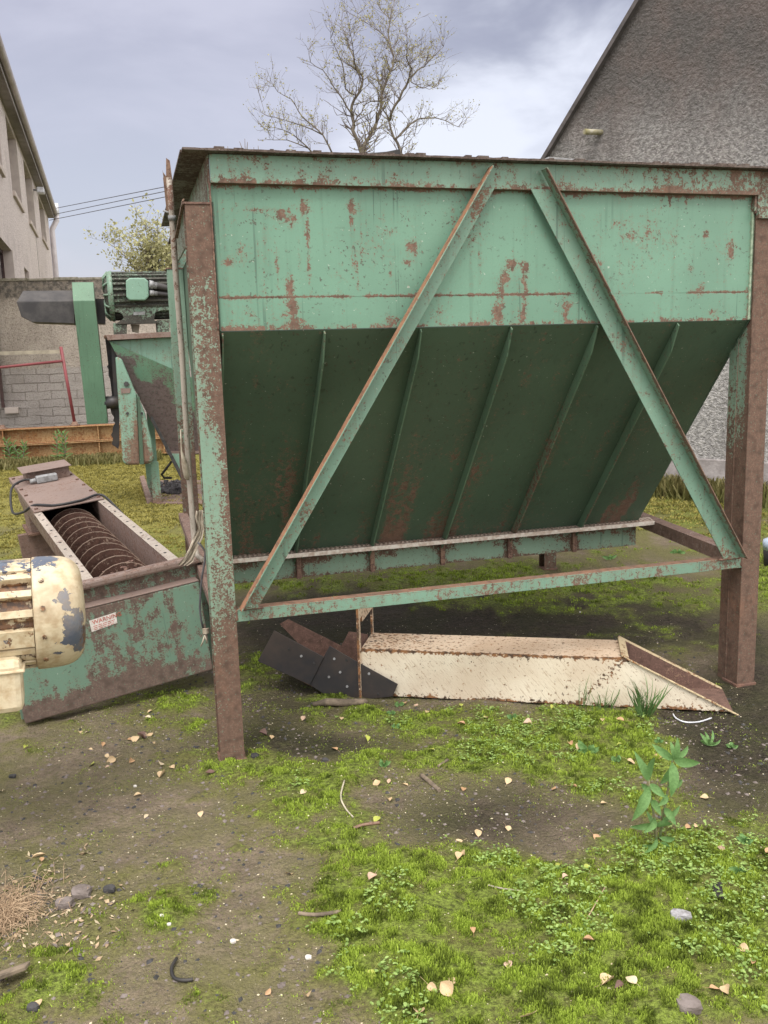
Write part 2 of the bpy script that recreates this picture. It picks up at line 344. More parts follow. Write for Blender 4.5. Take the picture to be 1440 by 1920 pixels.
def mground():
    m = MT('soil and moss'); mo = m.at('moss'); we = m.at('wet'); ye = m.at('yel')  # the wet attribute also carries the darker ground beneath the hopper
    n = m.noise(9, 5, .65); f = m.noise(70, 4, .7); g = m.noise(260, 2, .6)
    n5 = m.noise(2.6, 5, .65); n6 = m.noise(28, 4, .65)
    soil = m.mix(m.st(n, .35, .68), (.25, .2, .145), (.165, .13, .095)); soil = m.mix(m.st(n5, .38, .6, 0, .85), soil, (.165, .155, .07)); soil = m.mix(m.st(n6, .5, .72, 0, .75), soil, (.12, .1, .085))
    soil = m.mix(m.st(f, .45, .7, 0, .7), soil, (.10, .085, .072)); soil = m.mix(m.st(g, .6, .7, 0, .6), soil, (.36, .31, .24)); soil = m.mix(m.st(m.noise(120, 3, .6), .62, .68, 0, .5), soil, (.2, .21, .06))
    dark_soil = m.mix(m.st(f, .35, .65), (.022, .017, .0135), (.06, .049, .036)); dark_soil = m.mix(m.st(n5, .4, .6, 0, .7), dark_soil, (.038, .04, .018)); soil = m.mix(m.ma('MULTIPLY', we, m.st(n6, .3, .6, .8, 1.)), soil, dark_soil)
    ms = m.mix(m.st(m.noise(55, 4, .7), .35, .65), (.07, .085, .02), (.23, .3, .055)); ms = m.mix(m.st(m.noise(5, 3), .4, .7, 0, .6), ms, (.14, .115, .05)); ms = m.mix(ye, ms, m.mix(m.st(f, .35, .65), (.12, .115, .03), (.36, .32, .09)))
    q = m.ma('ADD', mo, m.ma('MULTIPLY_ADD', f, .7, -.35)); th = m.st(m.ma('MULTIPLY_ADD', n6, 1.2, m.ma('SUBTRACT', q, .6)), -.1, .55, 0, .85); soil = m.mix(m.ma('MULTIPLY', th, m.ma('MULTIPLY_ADD', we, -.85, 1.)), soil, m.mix(m.st(f, .35, .65), (.085, .085, .028), (.21, .2, .075)))
    k = m.st(q, .35, .85); c = m.mix(k, soil, ms)
    h = m.ma('MULTIPLY_ADD', f, 1., m.ma('MULTIPLY', g, .4)); h = m.ma('ADD', h, m.ma('MULTIPLY', m.vor(75), -.5)); h = m.ma('MULTIPLY_ADD', n6, 1.5, h)
    return m.fin(c, m.ma('MULTIPLY_ADD', we, -.2, .95), h, .02, .9, spec=.2)
P_ground = mground()

# ================================================================ GROUND
MOSS = [(1200,1800,330,150,1.1),(1320,1650,200,130,.95),(1150,1490,120,50,.7),(900,1425,400,52,.95),(1080,1380,200,45,.95),(700,1690,130,70,.85),(740,1790,90,60,.85),(870,1640,120,60,.65),(430,1440,110,50,.6),(560,1480,140,55,.65),(330,1330,110,40,.8),(480,1260,60,60,.6),(720,1350,150,28,.7),(650,1580,130,60,.5),(110,1640,40,30,.5),(20,1320,60,40,1.3),(700,1090,250,30,.8),(1150,1130,260,55,.7),(1300,930,200,45,1.2),(180,890,240,40,1.3),(240,960,160,60,1.2),(30,1030,60,50,.5),(1430,1080,60,60,.9),(1000,1890,300,60,.65),(300,1740,120,60,.35),(150,1800,120,60,.3),(1420,1700,120,90,.8),(640,1720,330,180,.22),
 (1010,1520,170,62,-.75),(600,1392,150,30,-.9),(1390,1440,100,80,-1.2),(820,1545,110,40,-.6),(1360,1350,120,50,-.8),(650,1180,200,30,-.6),(900,1165,260,22,-.8),(180,1470,220,120,-.5)]
WET_DARK = [(600,1392,170,32,1.),(1390,1430,130,110,1.1),(970,1515,200,75,.75),(1350,1330,180,60,1.),(900,1165,300,40,1.1),(470,1340,90,60,.5),(1420,1250,60,80,.9),(620,1180,220,60,1.),(560,1290,130,50,.6),(800,1540,120,40,.3),(700,1120,300,60,.6),(1100,1120,300,70,.6),(1200,1180,200,40,.8)]  # wet patches, plus darker ground beneath the hopper
YEL = [(180,890,300,60,1.2),(240,960,200,70,.8),(20,1010,100,80,.6),(1280,940,200,50,.25)]
def blobs(L, X, Y, ok):
    r = np.zeros(len(X))
    for cx, cy, rx, ry, k in L: r += k*np.exp(-(((X-cx)/rx)**2+((Y-cy)/ry)**2)*.9)
    return np.where(ok, r, 0)
def masks(x, y):
    P = np.stack([x, y, np.zeros_like(x)], 1); d = P-CAM; zc = d @ FW; ok = zc > .4; zs = np.where(ok, zc, 1)
    X = 720+(d @ RT)/zs*FPX; Y = 960-(d @ UP)/zs*FPX
    n = fbm(P*3.1, 4, 3); n2 = fbm(P*11, 3, 9)
    far = sstep(5.5, 8, y)
    mo = blobs(MOSS, X, Y, ok)+.12+.22*far+(n-.5)*1.7+(n2-.5)*1.5
    we = np.clip(blobs(WET_DARK, X, Y, ok)+(n-.5)*.8*(blobs(WET_DARK, X, Y, ok) > .15), 0, 1)
    ye = np.clip(blobs(YEL, X, Y, ok), 0, 1)
    return np.clip(mo, 0, 1.4), we, ye
def gh(x, y, mo=None):
    x = np.atleast_1d(np.asarray(x, float)); y = np.atleast_1d(np.asarray(y, float)); P = np.stack([x, y, 0*x], 1)
    if mo is None: mo = masks(x, y)[0]
    return (fbm(P*2.2, 3, 21)-.5)*.03+(fbm(P*14, 3, 5)-.5)*.018+.016*np.clip(mo, 0, 1.2)-.012
def axis_coords(a, b, h, lo, hi):
    c = list(np.arange(a, b, h)); d = h
    while c[-1] < hi: d *= 1.09; c.append(c[-1]+d)
    d = h; L = []
    x = a
    while x > lo: d *= 1.09; x -= d; L.append(x)
    return np.array(L[::-1]+c)
gx = axis_coords(-1.5, 1.7, .012, -90, 90); gy = axis_coords(1.8, 4.6, .013, -20, 150)
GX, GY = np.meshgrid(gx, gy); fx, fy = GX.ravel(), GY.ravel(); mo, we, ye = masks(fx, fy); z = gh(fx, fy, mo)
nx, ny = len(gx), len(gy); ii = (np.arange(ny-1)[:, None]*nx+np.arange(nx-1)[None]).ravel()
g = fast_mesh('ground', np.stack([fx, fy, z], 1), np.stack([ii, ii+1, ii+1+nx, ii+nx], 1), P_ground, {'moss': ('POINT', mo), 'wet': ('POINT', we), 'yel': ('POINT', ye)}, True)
g['kind'] = 'structure'
def gpt(px, py):
    p = gp(px, py, 0.); return np.array([p[0], p[1], gh(p[0], p[1])[0]])

def scatter(n, x0, x1, y0, y1, thr, pw=1.):
    x = rng.uniform(x0, x1, n); y = rng.uniform(y0, y1, n); mo = masks(x, y)[0]
    k = rng.uniform(0, 1, n) < np.clip((mo-thr)/(1-thr), 0, 1)**pw; P = np.stack([x, y, 0*x], 1)
    X, Y, zc = to_px(P); k &= (X > -60) & (X < 1500) & (Y < 1990); return x[k], y[k], mo[k]
def blades(x, y, z, mo, hgt, wid, per, lean=.6):
    n = len(x); m = n*per; X = np.repeat(x, per)+rng.normal(0, wid*2.2, m); Y = np.repeat(y, per)+rng.normal(0, wid*2.2, m); Zb = np.repeat(z, per)-.003
    h = np.repeat(hgt, per)*rng.uniform(.5, 1.25, m); a = rng.uniform(0, 6.283, m); l = rng.uniform(0, lean, m)*h; w = wid*rng.uniform(.6, 1.3, m)
    b = a+rng.uniform(.8, 2.3, m); dx, dy = np.cos(b)*w, np.sin(b)*w
    V = np.empty((m, 4, 3)); V[:, 0] = np.stack([X-dx, Y-dy, Zb], 1); V[:, 1] = np.stack([X+dx, Y+dy, Zb], 1)
    tx, ty = X+np.cos(a)*l, Y+np.sin(a)*l
    V[:, 2] = np.stack([tx+dx*.45, ty+dy*.45, Zb+h], 1); V[:, 3] = np.stack([tx-dx*.45, ty-dy*.45, Zb+h], 1)
    F = np.arange(m*4).reshape(m, 4); pn = fbm(np.stack([X*24, Y*24, 0*X], 1), 3, 40); t = (pn-.5)*2.5+.54+rng.normal(0, .2, m); t4 = np.clip(np.stack([t-.42, t-.42, t+.25, t+.25], 1), 0, .84).ravel(); return V.reshape(-1, 3), F, t4
def stuff(name, parts, mat, smooth=False):
    V = []; F = []; T = []; b = 0
    for v, f, t in parts: V.append(v); F.append(f+b); T.append(t); b += len(v)
    o = fast_mesh(name, np.concatenate(V), np.concatenate(F), mat, {'tint': ('FACE' if sum(map(len, T)) == sum(map(len, F)) else 'POINT', np.concatenate(T))}, smooth); o['kind'] = 'stuff'; return o
parts = []
for n, x0, x1, y0, y1, hh, ww, per, thr in ((62000, -1.2, 1.3, 1.75, 2.7, .011, .0023, 6, .36), (62000, -1.6, 1.9, 2.7, 4.2, .0115, .0027, 5, .38), (40000, -2.6, 3.2, 4.2, 7.5, .014, .0036, 4, .42)):
    x, y, mo = scatter(n, x0, x1, y0, y1, thr); parts.append(blades(x, y, gh(x, y), mo, hh*(.15+.65*np.clip(mo, 0, 1.3))*(.28+1.25*sstep(.38, .62, fbm(np.stack([x*26, y*26, 0*x], 1), 2, 17))), ww, per))
x, y, mo = scatter(110000, -1.5, 1.6, 1.75, 4.4, -.3, 1.3); k = mo < .5; x, y, mo = x[k], y[k], mo[k]; k = fbm(np.stack([x*8, y*8, 0*x], 1), 3, 19) > .47; x, y, mo = x[k], y[k], mo[k]; parts.append(blades(x, y, gh(x, y), mo, rng.uniform(.003, .007, len(x)), .0016, 4, 1.2))
stuff('moss', parts, V_moss)
x, y, mo = scatter(110000, -8.5, 5.5, 7.5, 17, .4); o = stuff('far_moss', [blades(x, y, gh(x, y), mo, .013*(.4+.8*mo), .007, 4, 1.2)], V_mossfar)
# chickweed: clumps of little round leaves
x, y, mo = scatter(7000, -.4, 1.4, 1.8, 4.0, .5); kk = fbm(np.stack([x*4, y*4, 0*x], 1), 3, 77) > np.where(x > .25, .47, .58); x, y = x[kk], y[kk]; zb = gh(x, y); V = []; F = []; T = []
for cx, cy, cz in zip(x, y, zb):
    for k in range(rnd.randint(1, 4)):
        a = rnd.uniform(0, 6.28); d = rnd.uniform(.002, .02); r = rnd.uniform(.0024, .0054); c = np.array([cx+math.cos(a)*d, cy+math.sin(a)*d, cz+rnd.uniform(.006, .024)])
        e = np.array([math.cos(a), math.sin(a), rnd.uniform(-.3, .5)]); e /= np.linalg.norm(e); q = np.cross([0, 0, 1], e); q /= np.linalg.norm(q); up = np.cross(e, q); b = len(V)
        for t in range(6): an = t*math.pi/3; V.append(c+e*r*1.45*math.cos(an)+q*r*math.sin(an)+up*r*.35*abs(math.sin(an)))
        F += [(b, b+1, b+2, b+3), (b, b+3, b+4, b+5)]; tt = rnd.random(); T += [tt, tt]
stuff('chickweed', [(np.array(V), np.array(F), np.array(T))], V_clov)
# grit: pebbles, shell chips and catkin crumbs lying about
def grit(name, n, box, rmin, rmax, mat, cond=None):
    x = rng.uniform(box[0], box[1], n); y = rng.uniform(box[2], box[3], n); mo, we, ye = masks(x, y); k = np.ones(n, bool) if cond is None else cond(mo, we); x, y = x[k], y[k]; z = gh(x, y); V = []; F = []
    for cx, cy, cz in zip(x, y, z):
        r = rmin*(rmax/rmin)**(rnd.random()**2); b = len(V); a = rnd.uniform(0, 6.28); pts = [(1, 0, 0), (0, 1, 0), (-1, 0, 0), (0, -1, 0), (0, 0, .7), (0, 0, -.6)]
        for p in pts:
            j = [rnd.uniform(.6, 1.25) for _ in range(3)]; X, Y = p[0]*j[0]*1.3, p[1]*j[1]; V.append((cx+r*(X*math.cos(a)-Y*math.sin(a)), cy+r*(X*math.sin(a)+Y*math.cos(a)), cz+r*p[2]*j[2]))
        F += [(b+i, b+(i+1) % 4, b+4) for i in range(4)]+[(b+(i+1) % 4, b+i, b+5) for i in range(4)]
    o = fast_mesh(name, np.array(V), np.array(F), mat); o['kind'] = 'stuff'
grit('gravel', 5200, (-1.5, 1.6, 1.75, 5.), .002, .011, P_stone2, lambda mo, we: mo < .55)
grit('dark_grit', 2600, (-1.5, 1.7, 1.75, 5.), .003, .012, P_dstone, lambda mo, we: mo < .6)
P_petal = simple('pale crumbs', (.6, .56, .42), .8, (.5, .42, .26), 50)
grit('pale_crumbs', 5200, (-1.6, 1.8, 1.75, 5.5), .0009, .0042, P_petal)

# ================================================================ HOPPER
hop = empty('feed_hopper', 'large rusting green steel hopper raised on four posts with two diagonal braces', 'hopper', OO, Matrix.Rotation(TH, 3, 'Z'))
def uR(v): return 2.61+.075*v
def hp(mb, name, mat, **k): return mb.build(name, mat, hop, world=False, **k)
ZT, ZP, ZR = 2.303, 1.757, .644
def blobwear(L):
    B = []
    for px, py, rx, ry, k in L: p = vpl(px, py, 0); s_ = FPX/(3.4+.28*p[0]); B.append((p[0], p[2], rx/s_, ry/s_, k))
    def fn(co, N):
        r = np.zeros(len(co))
        for u, z_, a, b, k in B: r = np.maximum(r, (k*1.05+.02)*np.exp(-((co[:, 0]-u)/a)**2-((co[:, 2]-z_)/b)**2))
        return r
    return fn
PB = blobwear([(960,495,12,16,.5),(950,520,12,22,.42),(943,545,10,35,.42),(938,585,13,32,.45),(990,500,14,14,.42),(988,545,9,45,.38),(986,590,11,30,.42),(545,540,9,22,.55),(550,575,14,24,.5),(556,608,18,16,.55),(500,392,34,7,.36),(530,400,18,16,.4),(548,412,14,10,.42),(572,388,12,14,.42),(579,440,5,42,.42),(581,500,5,50,.36),(563,480,4,38,.42),(522,515,4,60,.38),(497,540,3,46,.3),(662,385,15,14,.5),(661,412,5,14,.5),(680,440,3,70,.22),(672,500,3,90,.2),(735,500,5,42,.36),(775,462,14,20,.36),(770,490,14,8,.36),(740,435,12,8,.3),(430,490,12,7,.36),(455,470,9,18,.3),(700,450,50,70,.12),(1188,440,24,14,.36),(1190,436,50,30,.2),(1160,420,16,10,.36),(1235,450,80,50,.18),(1330,438,8,9,.45),(1378,470,12,22,.4),(1300,506,10,14,.34),(1120,500,20,60,.25),(1315,545,24,12,.34),(1340,585,14,14,.38),(1070,570,14,14,.36),(1066,590,4,26,.34),(1245,360,4,40,.36),(1262,372,3,20,.4),(1292,370,4,26,.38),(880,420,40,50,.2),(740,600,18,14,.5),(830,590,24,30,.22)])
def panel_wear(co, N):
    u, z_ = co[:, 0], co[:, 2]; r = PB(co, N)
    n = fbm(np.stack([u*9, 0*u, 0*u], 1), 3, 4); n2 = fbm(np.stack([u*30, z_*3, 0*u], 1), 3, 14)
    r = np.maximum(r, .42*sstep(.022, .0, (ZT-.006-z_)/(.2+1.6*n)))                  # ragged rust under the top beam
    r = np.maximum(r, (.15+.45*n)*sstep(.03, .0, z_-ZP)*1.1*(n2 > .42))               # bottom edge chips
    seam = np.exp(-((z_-1.883+.0*u)/.0065)**2); r = np.maximum(r, seam*np.where(fbm(np.stack([u*6, 0*u, 0*u], 1), 2, 8) > .47, .62, .1))
    r = np.maximum(r, .5*sstep(.03, 0., 2.51-u)*n2*1.2); return r
mb = MB().quadgrid((.09, .022, ZP), (2.516, .022, ZP), (2.516, .022, ZT+.01), (.09, .022, ZT+.01), 330, 80, thick=(0, .005, 0))
mb.v = [(x, y+.004*(v_-.5)*min(1, (z_-ZP)*20, (ZT+.012-z_)*20), z_) for (x, y, z_), v_ in zip(mb.v, fbm(np.array(mb.v)*np.array([3.1, .01, 3.]), 3, 207))]
mb.box((.1, .0205, 1.882), (2.51, .0218, 1.8845), .05)
hp(mb, 'front_panel', P_panel, wear=panel_wear, hue=lambda c, N: np.full(len(c), -.12))
# front top beam
mb = MB().box((.1, -.012, ZT-.004), (2.515, -.001, 2.402), .03); mb.quadgrid((.1, -.001, ZT-.004), (2.515, -.001, ZT-.004), (2.515, .03, ZT-.004), (.1, .03, ZT-.004), 80, 1)
def beamwear(co, N):
    n = fbm(co*np.array([7, 7, 2.]), 3, 2); r = .05+.4*sstep(.016, 0., co[:, 2]-(ZT-.004))*n*1.4; r = r+np.where(np.abs(N[:, 2]) > .7, .35, 0)+.22*sstep(1.5, 2.6, co[:, 0])*n*1.6; return r+.12*sstep(2.37, 2.4, co[:, 2])
tb = hp(mb, 'top_beam', P_beam, wear=beamwear, bevel=.002)
mb = MB(); xs = np.linspace(0, uR(0)+.02, 120); V = []
for i, x in enumerate(xs):
    w = .0025*math.sin(x*9)+.002*math.sin(x*31+1); j = rnd.uniform(-.002, .002) if i % 2 else 0
    V += [(x, -.062+w+j, 2.403+.4*w), (x, .09, 2.403), (x, .09, 2.413), (x, -.062+w+j, 2.411+.4*w+j)]
F = [(4*i+k, 4*i+(k+1) % 4, 4*i+4+(k+1) % 4, 4*i+4+k) for i in range(119) for k in range(4)]+[(3, 2, 1, 0), (476, 477, 478, 479)]
mb.add(V, F); 
for k in range(26): x = rnd.uniform(.1, 2.5); mb.box((x, -.05, 2.41), (x+rnd.uniform(.01, .05), -.02, 2.416+rnd.uniform(0, .006)))
b_ = mb.build('rim_flange', P_rim, tb, world=False, wear=lambda c, N: .12+0*c[:, 0], hue=lambda c, N: -.35+0*c[:, 0])
# left top beam
def xl(v): return .018*v
mb = MB().box((.092, .0, 2.232), (.1, 2.6, 2.402), .05); lb = hp(mb, 'side_beam', P_post, wear=lambda c, N: .18+.2*sstep(.2, .0, c[:, 1]), bevel=.002)
mb = MB().prism([(-.004, -.0, 2.407), (.1, -.0, 2.403), (.1, 1.86, 2.403), (.0, 1.86, 2.40)], (0, 0, .009)); mb.prism([(.07, 1.87, 2.403), (.1, 1.87, 2.403), (.11, 2.66, 2.403), (.072, 2.66, 2.4)], (0, 0, .009))
mb.build('side_flange', P_rim, lb, world=False, wear=lambda c, N: .15+0*c[:, 0], hue=lambda c, N: -.4+0*c[:, 0])
# right and back beams
mb = MB(); fr = (np.array([2.5, 0, 0]), np.array([.075, 1, 0]), np.array([1., -.075, 0]), np.array([0, 0, 1.]))
mb.box((0, 0, 2.232), (2.6, .01, 2.402), .1, fr); mb.box((0.1, 0.01, 2.403), (2.6, .11, 2.412), None, fr); mb.box((2.516, .0, 2.234), (2.615, .008, 2.4), .03); mb.box((2.51, -.02, 2.2), (2.6, .0, 2.232)); hp(mb, 'side_beam', P_post, wear=lambda c, N: .35+0*c[:, 0])
mb = MB().box((.1, 2.56, 2.232), (2.66, 2.57, 2.402), .1); mb.box((.12, 2.575, 2.403), (2.7, 2.66, 2.412)); hp(mb, 'back_beam', P_beam, wear=lambda c, N: .2+0*c[:, 0])
# side and back panels
for x0, x1, y1 in ((.104, .15, 2.55), (2.506, 2.69, 2.55)):
    P = lambda v, z_: (x0+(x1-x0)*v/2.55, v, z_)
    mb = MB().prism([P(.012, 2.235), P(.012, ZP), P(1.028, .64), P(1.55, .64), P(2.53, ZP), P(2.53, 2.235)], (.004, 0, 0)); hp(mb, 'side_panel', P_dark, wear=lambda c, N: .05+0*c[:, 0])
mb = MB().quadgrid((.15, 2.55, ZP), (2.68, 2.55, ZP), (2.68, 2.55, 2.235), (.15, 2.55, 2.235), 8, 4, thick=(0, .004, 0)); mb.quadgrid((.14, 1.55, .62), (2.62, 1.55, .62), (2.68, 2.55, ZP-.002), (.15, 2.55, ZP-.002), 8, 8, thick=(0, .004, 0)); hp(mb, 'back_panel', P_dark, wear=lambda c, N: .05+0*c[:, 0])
# sloped front plate with stiffening ribs
S0, S1 = np.array([.024, ZP-.003]), np.array([1.035, .618])
mb = MB().quadgrid((.108, S0[0], S0[1]), (2.506, S0[0], S0[1]), (2.575, S1[0], S1[1]), (.118, S1[0], S1[1]), 120, 70, thick=(0, .005, .002))
mb.v = [(x, y+.007*(v_-.5), z_) for (x, y, z_), v_ in zip(mb.v, fbm(np.array(mb.v)*np.array([2.6, .01, 1.7]), 3, 205))]
def slopewear(co, N):
    u, z_ = co[:, 0], co[:, 2]; n = fbm(np.stack([u*5, z_*1.3, 0*u], 1), 4, 31); n2 = fbm(np.stack([u*22, z_*2.5, 0*u], 1), 3, 33)
    return -.02+.3*sstep(.5, .62, n)*sstep(1.5, .75, z_)+.25*sstep(.9, .62, z_)*n2*1.3+.15*(n2 > .62)
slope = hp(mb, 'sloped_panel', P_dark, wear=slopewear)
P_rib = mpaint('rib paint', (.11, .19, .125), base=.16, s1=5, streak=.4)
sd = np.array([0, S1[0]-S0[0], S1[1]-S0[1]]); L = np.linalg.norm(sd); sd /= L; sn = np.array([0, sd[2], -sd[1]])
for k in range(6):
    u0 = .09+.405*k+.02; off = .028*(u0/2.5); fr = (np.array([u0, S0[0], S0[1]])+sn*.001, sd+np.array([off, 0, 0]), np.array([1., 0, 0]), sn)
    mb = MB(); o_, ex_, ey_, ez_ = fr; pl = [(.004, 0), (.004, .018), (.13, .05), (L*.93, .05), (L+.04, .03), (L+.04, 0)]; mb.prism([o_+ex_*a_+ez_*h_ for a_, h_ in pl], ey_*.007)
    mb.build('rib', P_rib, slope, world=False, wear=lambda c, N, k=k: .0+.42*sstep(.57, .68, fbm(np.stack([c[:, 0]*3+k*5, c[:, 2]*4, 0*c[:, 0]], 1), 3, 51))+.12*(c[:, 1] < -9), bevel=.0015)
# outlet lip below slot, with green patches between brackets
mb = MB().box((.12, 1.045, .49), (2.58, 1.053, .625), .03)
def lipwear(co, N):
    u = (co[:, 0]-.13) % .405; z_ = co[:, 2]; patch = (u > .05) & (u < .385) & (z_ > .512) & (z_ < .575+.02*np.sin(co[:, 0]*17)); return np.where(patch, -.02, .32)
lip = hp(mb, 'outlet_trough', P_post, wear=lipwear)
mb = MB().box((.12, 1.055, .487), (2.58, 1.5, .497)); mb.box((.12, 1.5, .487), (2.58, 1.508, .63)); mb.build('trough_bottom', P_rust, lip, world=False, wear=lambda c, N: .2+0*c[:, 0], hue=lambda c, N: -.4+0*c[:, 0])
for k in range(6): MB().box((.13+.405*k, 1.02, .488), (.155+.405*k, 1.043, .625), .05).build('bracket', P_rust, lip, world=False, wear=lambda c, N: .1+0*c[:, 0], hue=lambda c, N: -.4+0*c[:, 0], bevel=.002)
# perforated slot bar
P_bar = mpaint('pale rusty bar', (.45, .36, .3), base=.28, rd=(.2, .12, .09), ro=(.4, .22, .13))
mb = MB().quadgrid((.1, .93, ZR), (2.64, .945, ZR), (2.68, 1.06, ZR+.006), (.1, 1.043, ZR+.006), 60, 2, thick=(0, 0, -.005)); 
mb.quadgrid((.1, .925, ZR-.018), (2.64, .94, ZR-.018), (2.64, .942, ZR+.004), (.1, .927, ZR+.004), 60, 1, mi=1, thick=(0, .004, 0))
for k in range(105): x = .11+k*.0243; y = .965+.006*x; mb.box((x, y, ZR+.001), (x+.012, y+.045, ZR+.0065))
hp(mb, 'slotted_bar', [P_bar, P_steel], wear=lambda c, N: .0+0*c[:, 0], hue=lambda c, N: .25+0*c[:, 0], bevel=.001)
mb = MB(); c0 = hl(ip(830, 1003, Vv, HW(0, .985, 0))); mb.prism([c0+np.array([-.03, -.02, .05]), c0+np.array([-.01, .01, .0]), c0+np.array([.05, .0, .0]), c0+np.array([.035, -.03, .035])], (0, .004, .008)); hp(mb, 'bent_tab', P_rust, hue=lambda c, N: -.3+0*c[:, 0], wear=lambda c, N: .3+0*c[:, 0])
# rails
def railwear(co, N):
    n = fbm(co*np.array([5, 5, 5]), 3, 61); return np.where(N[:, 2] > .5, .6, .16+.3*(n-.4))
mb = MB().box((.1, .0, ZR-.006), (2.512, .055, ZR), .04); mb.box((.1, -.0, .593), (2.512, .006, ZR-.006), .04); hp(mb, 'lower_rail', P_beam, wear=railwear, hue=lambda c, N: np.where(N[:, 2] > .5, .35, -.1), bevel=.0015)
fr = (np.array([2.53, .075, 0]), np.array([.125, 1, 0]), np.array([1., -.125, 0]), np.array([0, 0, 1.]))
mb = MB().box((0, 0, ZR-.008), (1.42, .075, ZR), .05, fr); mb.box((0, 0, .575), (1.42, .007, ZR-.008), .05, fr); mb.box((1.42, 0, ZR-.008), (2.5, .075, ZR), .05, fr); mb.box((1.42, 0, .575), (2.5, .007, ZR-.008), .05, fr)
hp(mb, 'lower_rail', P_purp, wear=lambda c, N: .3+0*c[:, 0], bevel=.0015)
mb = MB().box((.012, .1, .60), (.018, 2.5, ZR), .05); mb.box((.018, .1, ZR-.006), (.07, 2.5, ZR), .05); hp(mb, 'lower_rail', P_purp, wear=lambda c, N: .3+0*c[:, 0], bevel=.0015)
# braces: angle irons
def flat_leg(mb, A, d, p, w):      # flat leg cut level at the rail and under the top beam
    q = lambda pw, z_: A+d*((z_-A[2]-p[2]*pw)/d[2])+p*pw+np.array([0, -.02, 0])
    mb.quadgrid(q(0, .648), q(w, .648), q(w, ZT-.002), q(0, ZT-.002), 4, 60, thick=(0, .0065, 0))
def brace(A, B, side, wl, wo):
    A = np.array([A[0], 0, A[1]]); B = np.array([B[0], 0, B[1]]); d = B-A; Ln = np.linalg.norm(d); d /= Ln; p = np.array([d[2], 0, -d[0]])*side
    fr = (A, d, p, np.array([0, 1., 0])); mb = MB(); flat_leg(mb, A, d, p, wl); mb.box((0, 0, -.02-wo), (Ln, .0055, -.02), .03, fr)
    return mb
mb = brace((.112, .655), (1.211, 2.38), 1, .066, .05)
def bw1(co, N): n = fbm(co*6, 3, 71); up = (N[:, 0] < -.5); return np.where(up, .62, np.where(N[:, 1] < -.5, .02+.3*sstep(.8, .66, co[:, 2])+.22*(n > .6), .5))
hp(mb, 'diagonal_brace', P_beam, wear=bw1, hue=lambda c, N: np.where(N[:, 0] < -.5, .95, .3), bevel=.0015)
mb = brace((2.47, .655), (1.43, 2.38), -1, .075, .055); mb.v = [(x, y, z_) for x, y, z_ in mb.v]
mb = MB(); A = np.array([2.488, 0, .655]); B = np.array([1.448, 0, 2.378]); d = B-A; Ln = np.linalg.norm(d); d /= Ln; p = np.array([-d[2], 0, d[0]])
fr = (A, d, p, np.array([0, 1., 0])); flat_leg(mb, A, d, p, .082); mb.box((0, 0, -.075), (Ln, .0055, -.02), .03, fr)
def bw2(co, N): n = fbm(co*6, 3, 75); return np.where(N[:, 0] > .5, .6, np.where(N[:, 1] < -.9, .02+.22*(n > .58)+.3*sstep(.76, .66, co[:, 2]), .12))+np.where((co[:, 1] < -.066), .5, 0)
hp(mb, 'diagonal_brace', P_beam, wear=bw2, hue=lambda c, N: .05+0*c[:, 0], bevel=.0015)
# weld runs at the joints
def weld(A, B, r=.005):
    A, B = np.array(A, float), np.array(B, float); n = max(4, int(np.linalg.norm(B-A)/.008)); P = [A+(B-A)*i/n+np.array([rnd.uniform(-.001, .001) for _ in range(3)]) for i in range(n+1)]
    hp(MB().tube(P, [r*rnd.uniform(.6, 1.25) for _ in P], 6), 'weld_bead', P_rust, hue=lambda c, N: .1+0*c[:, 0], wear=lambda c, N: .2+0*c[:, 0])
weld((.115, -.014, .647), (.21, -.014, .647)); weld((2.37, -.014, .647), (2.49, -.014, .647), .006); weld((1.165, -.013, 2.30), (1.235, -.013, 2.30), .004); weld((1.39, -.013, 2.30), (1.49, -.013, 2.30), .004); weld((2.508, .0, .6), (2.512, -.003, .645), .006); weld((.1, -.001, .6), (.102, -.003, .645), .006); weld((.097, -.002, 1.76), (.097, -.002, 2.3), .0035)
# posts
def post(u0, v0, wear, ztop=2.222, box=0):
    mb = MB()
    if box: mb.box((u0+.004, v0+.009, -.06), (u0+.012, v0+box, ztop), .035); mb.box((u0+.004, v0+box, -.06), (u0+.1, v0+box+.008, ztop), .1)
    for a, b, c, d in ((0, 0, .1, .009), (0, .091, .1, .1), (.0465, .009, .0535, .091)): mb.box((u0+a, v0+b, -.06), (u0+c, v0+d, ztop), .035)
    return hp(mb, 'post', P_post, wear=wear, bevel=.002, hue=lambda c, N: -.22+.35*sstep(.75, .4, c[:, 2])*sstep(.0, .4, c[:, 2])+.2*sstep(.1, 0., c[:, 2]))
def pw1(co, N):
    z_ = co[:, 2]; w = .19+.28*(co[:, 0]/.1)+.3*sstep(.75, .3, z_)+.22*sstep(1.75, 2.15, z_)-.18*sstep(.05, .0, co[:, 0])*0; n = fbm(np.stack([co[:, 0]*8, co[:, 1]*8, z_*1.5], 1), 3, 81)
    w = w+(n-.5)*.7; return np.where(np.abs(N[:, 0]) > .7, .5, w)
def pw2(co, N):
    z_ = co[:, 2]; left = (co[:, 1] > .012); return np.where(left & (N[:, 0] < -.5), .12+.5*sstep(1.5, .9, z_), .7)
def pw3(co, N): return .15+.3*sstep(1.5, .9, co[:, 2])-.25*sstep(1.7, 1.9, co[:, 2])
p1 = post(0, 0, pw1); p2 = post(2.512, 0, pw2, box=.15); p3 = post(.045, 2.46, pw3); p4 = post(2.70, 2.5, pw3)
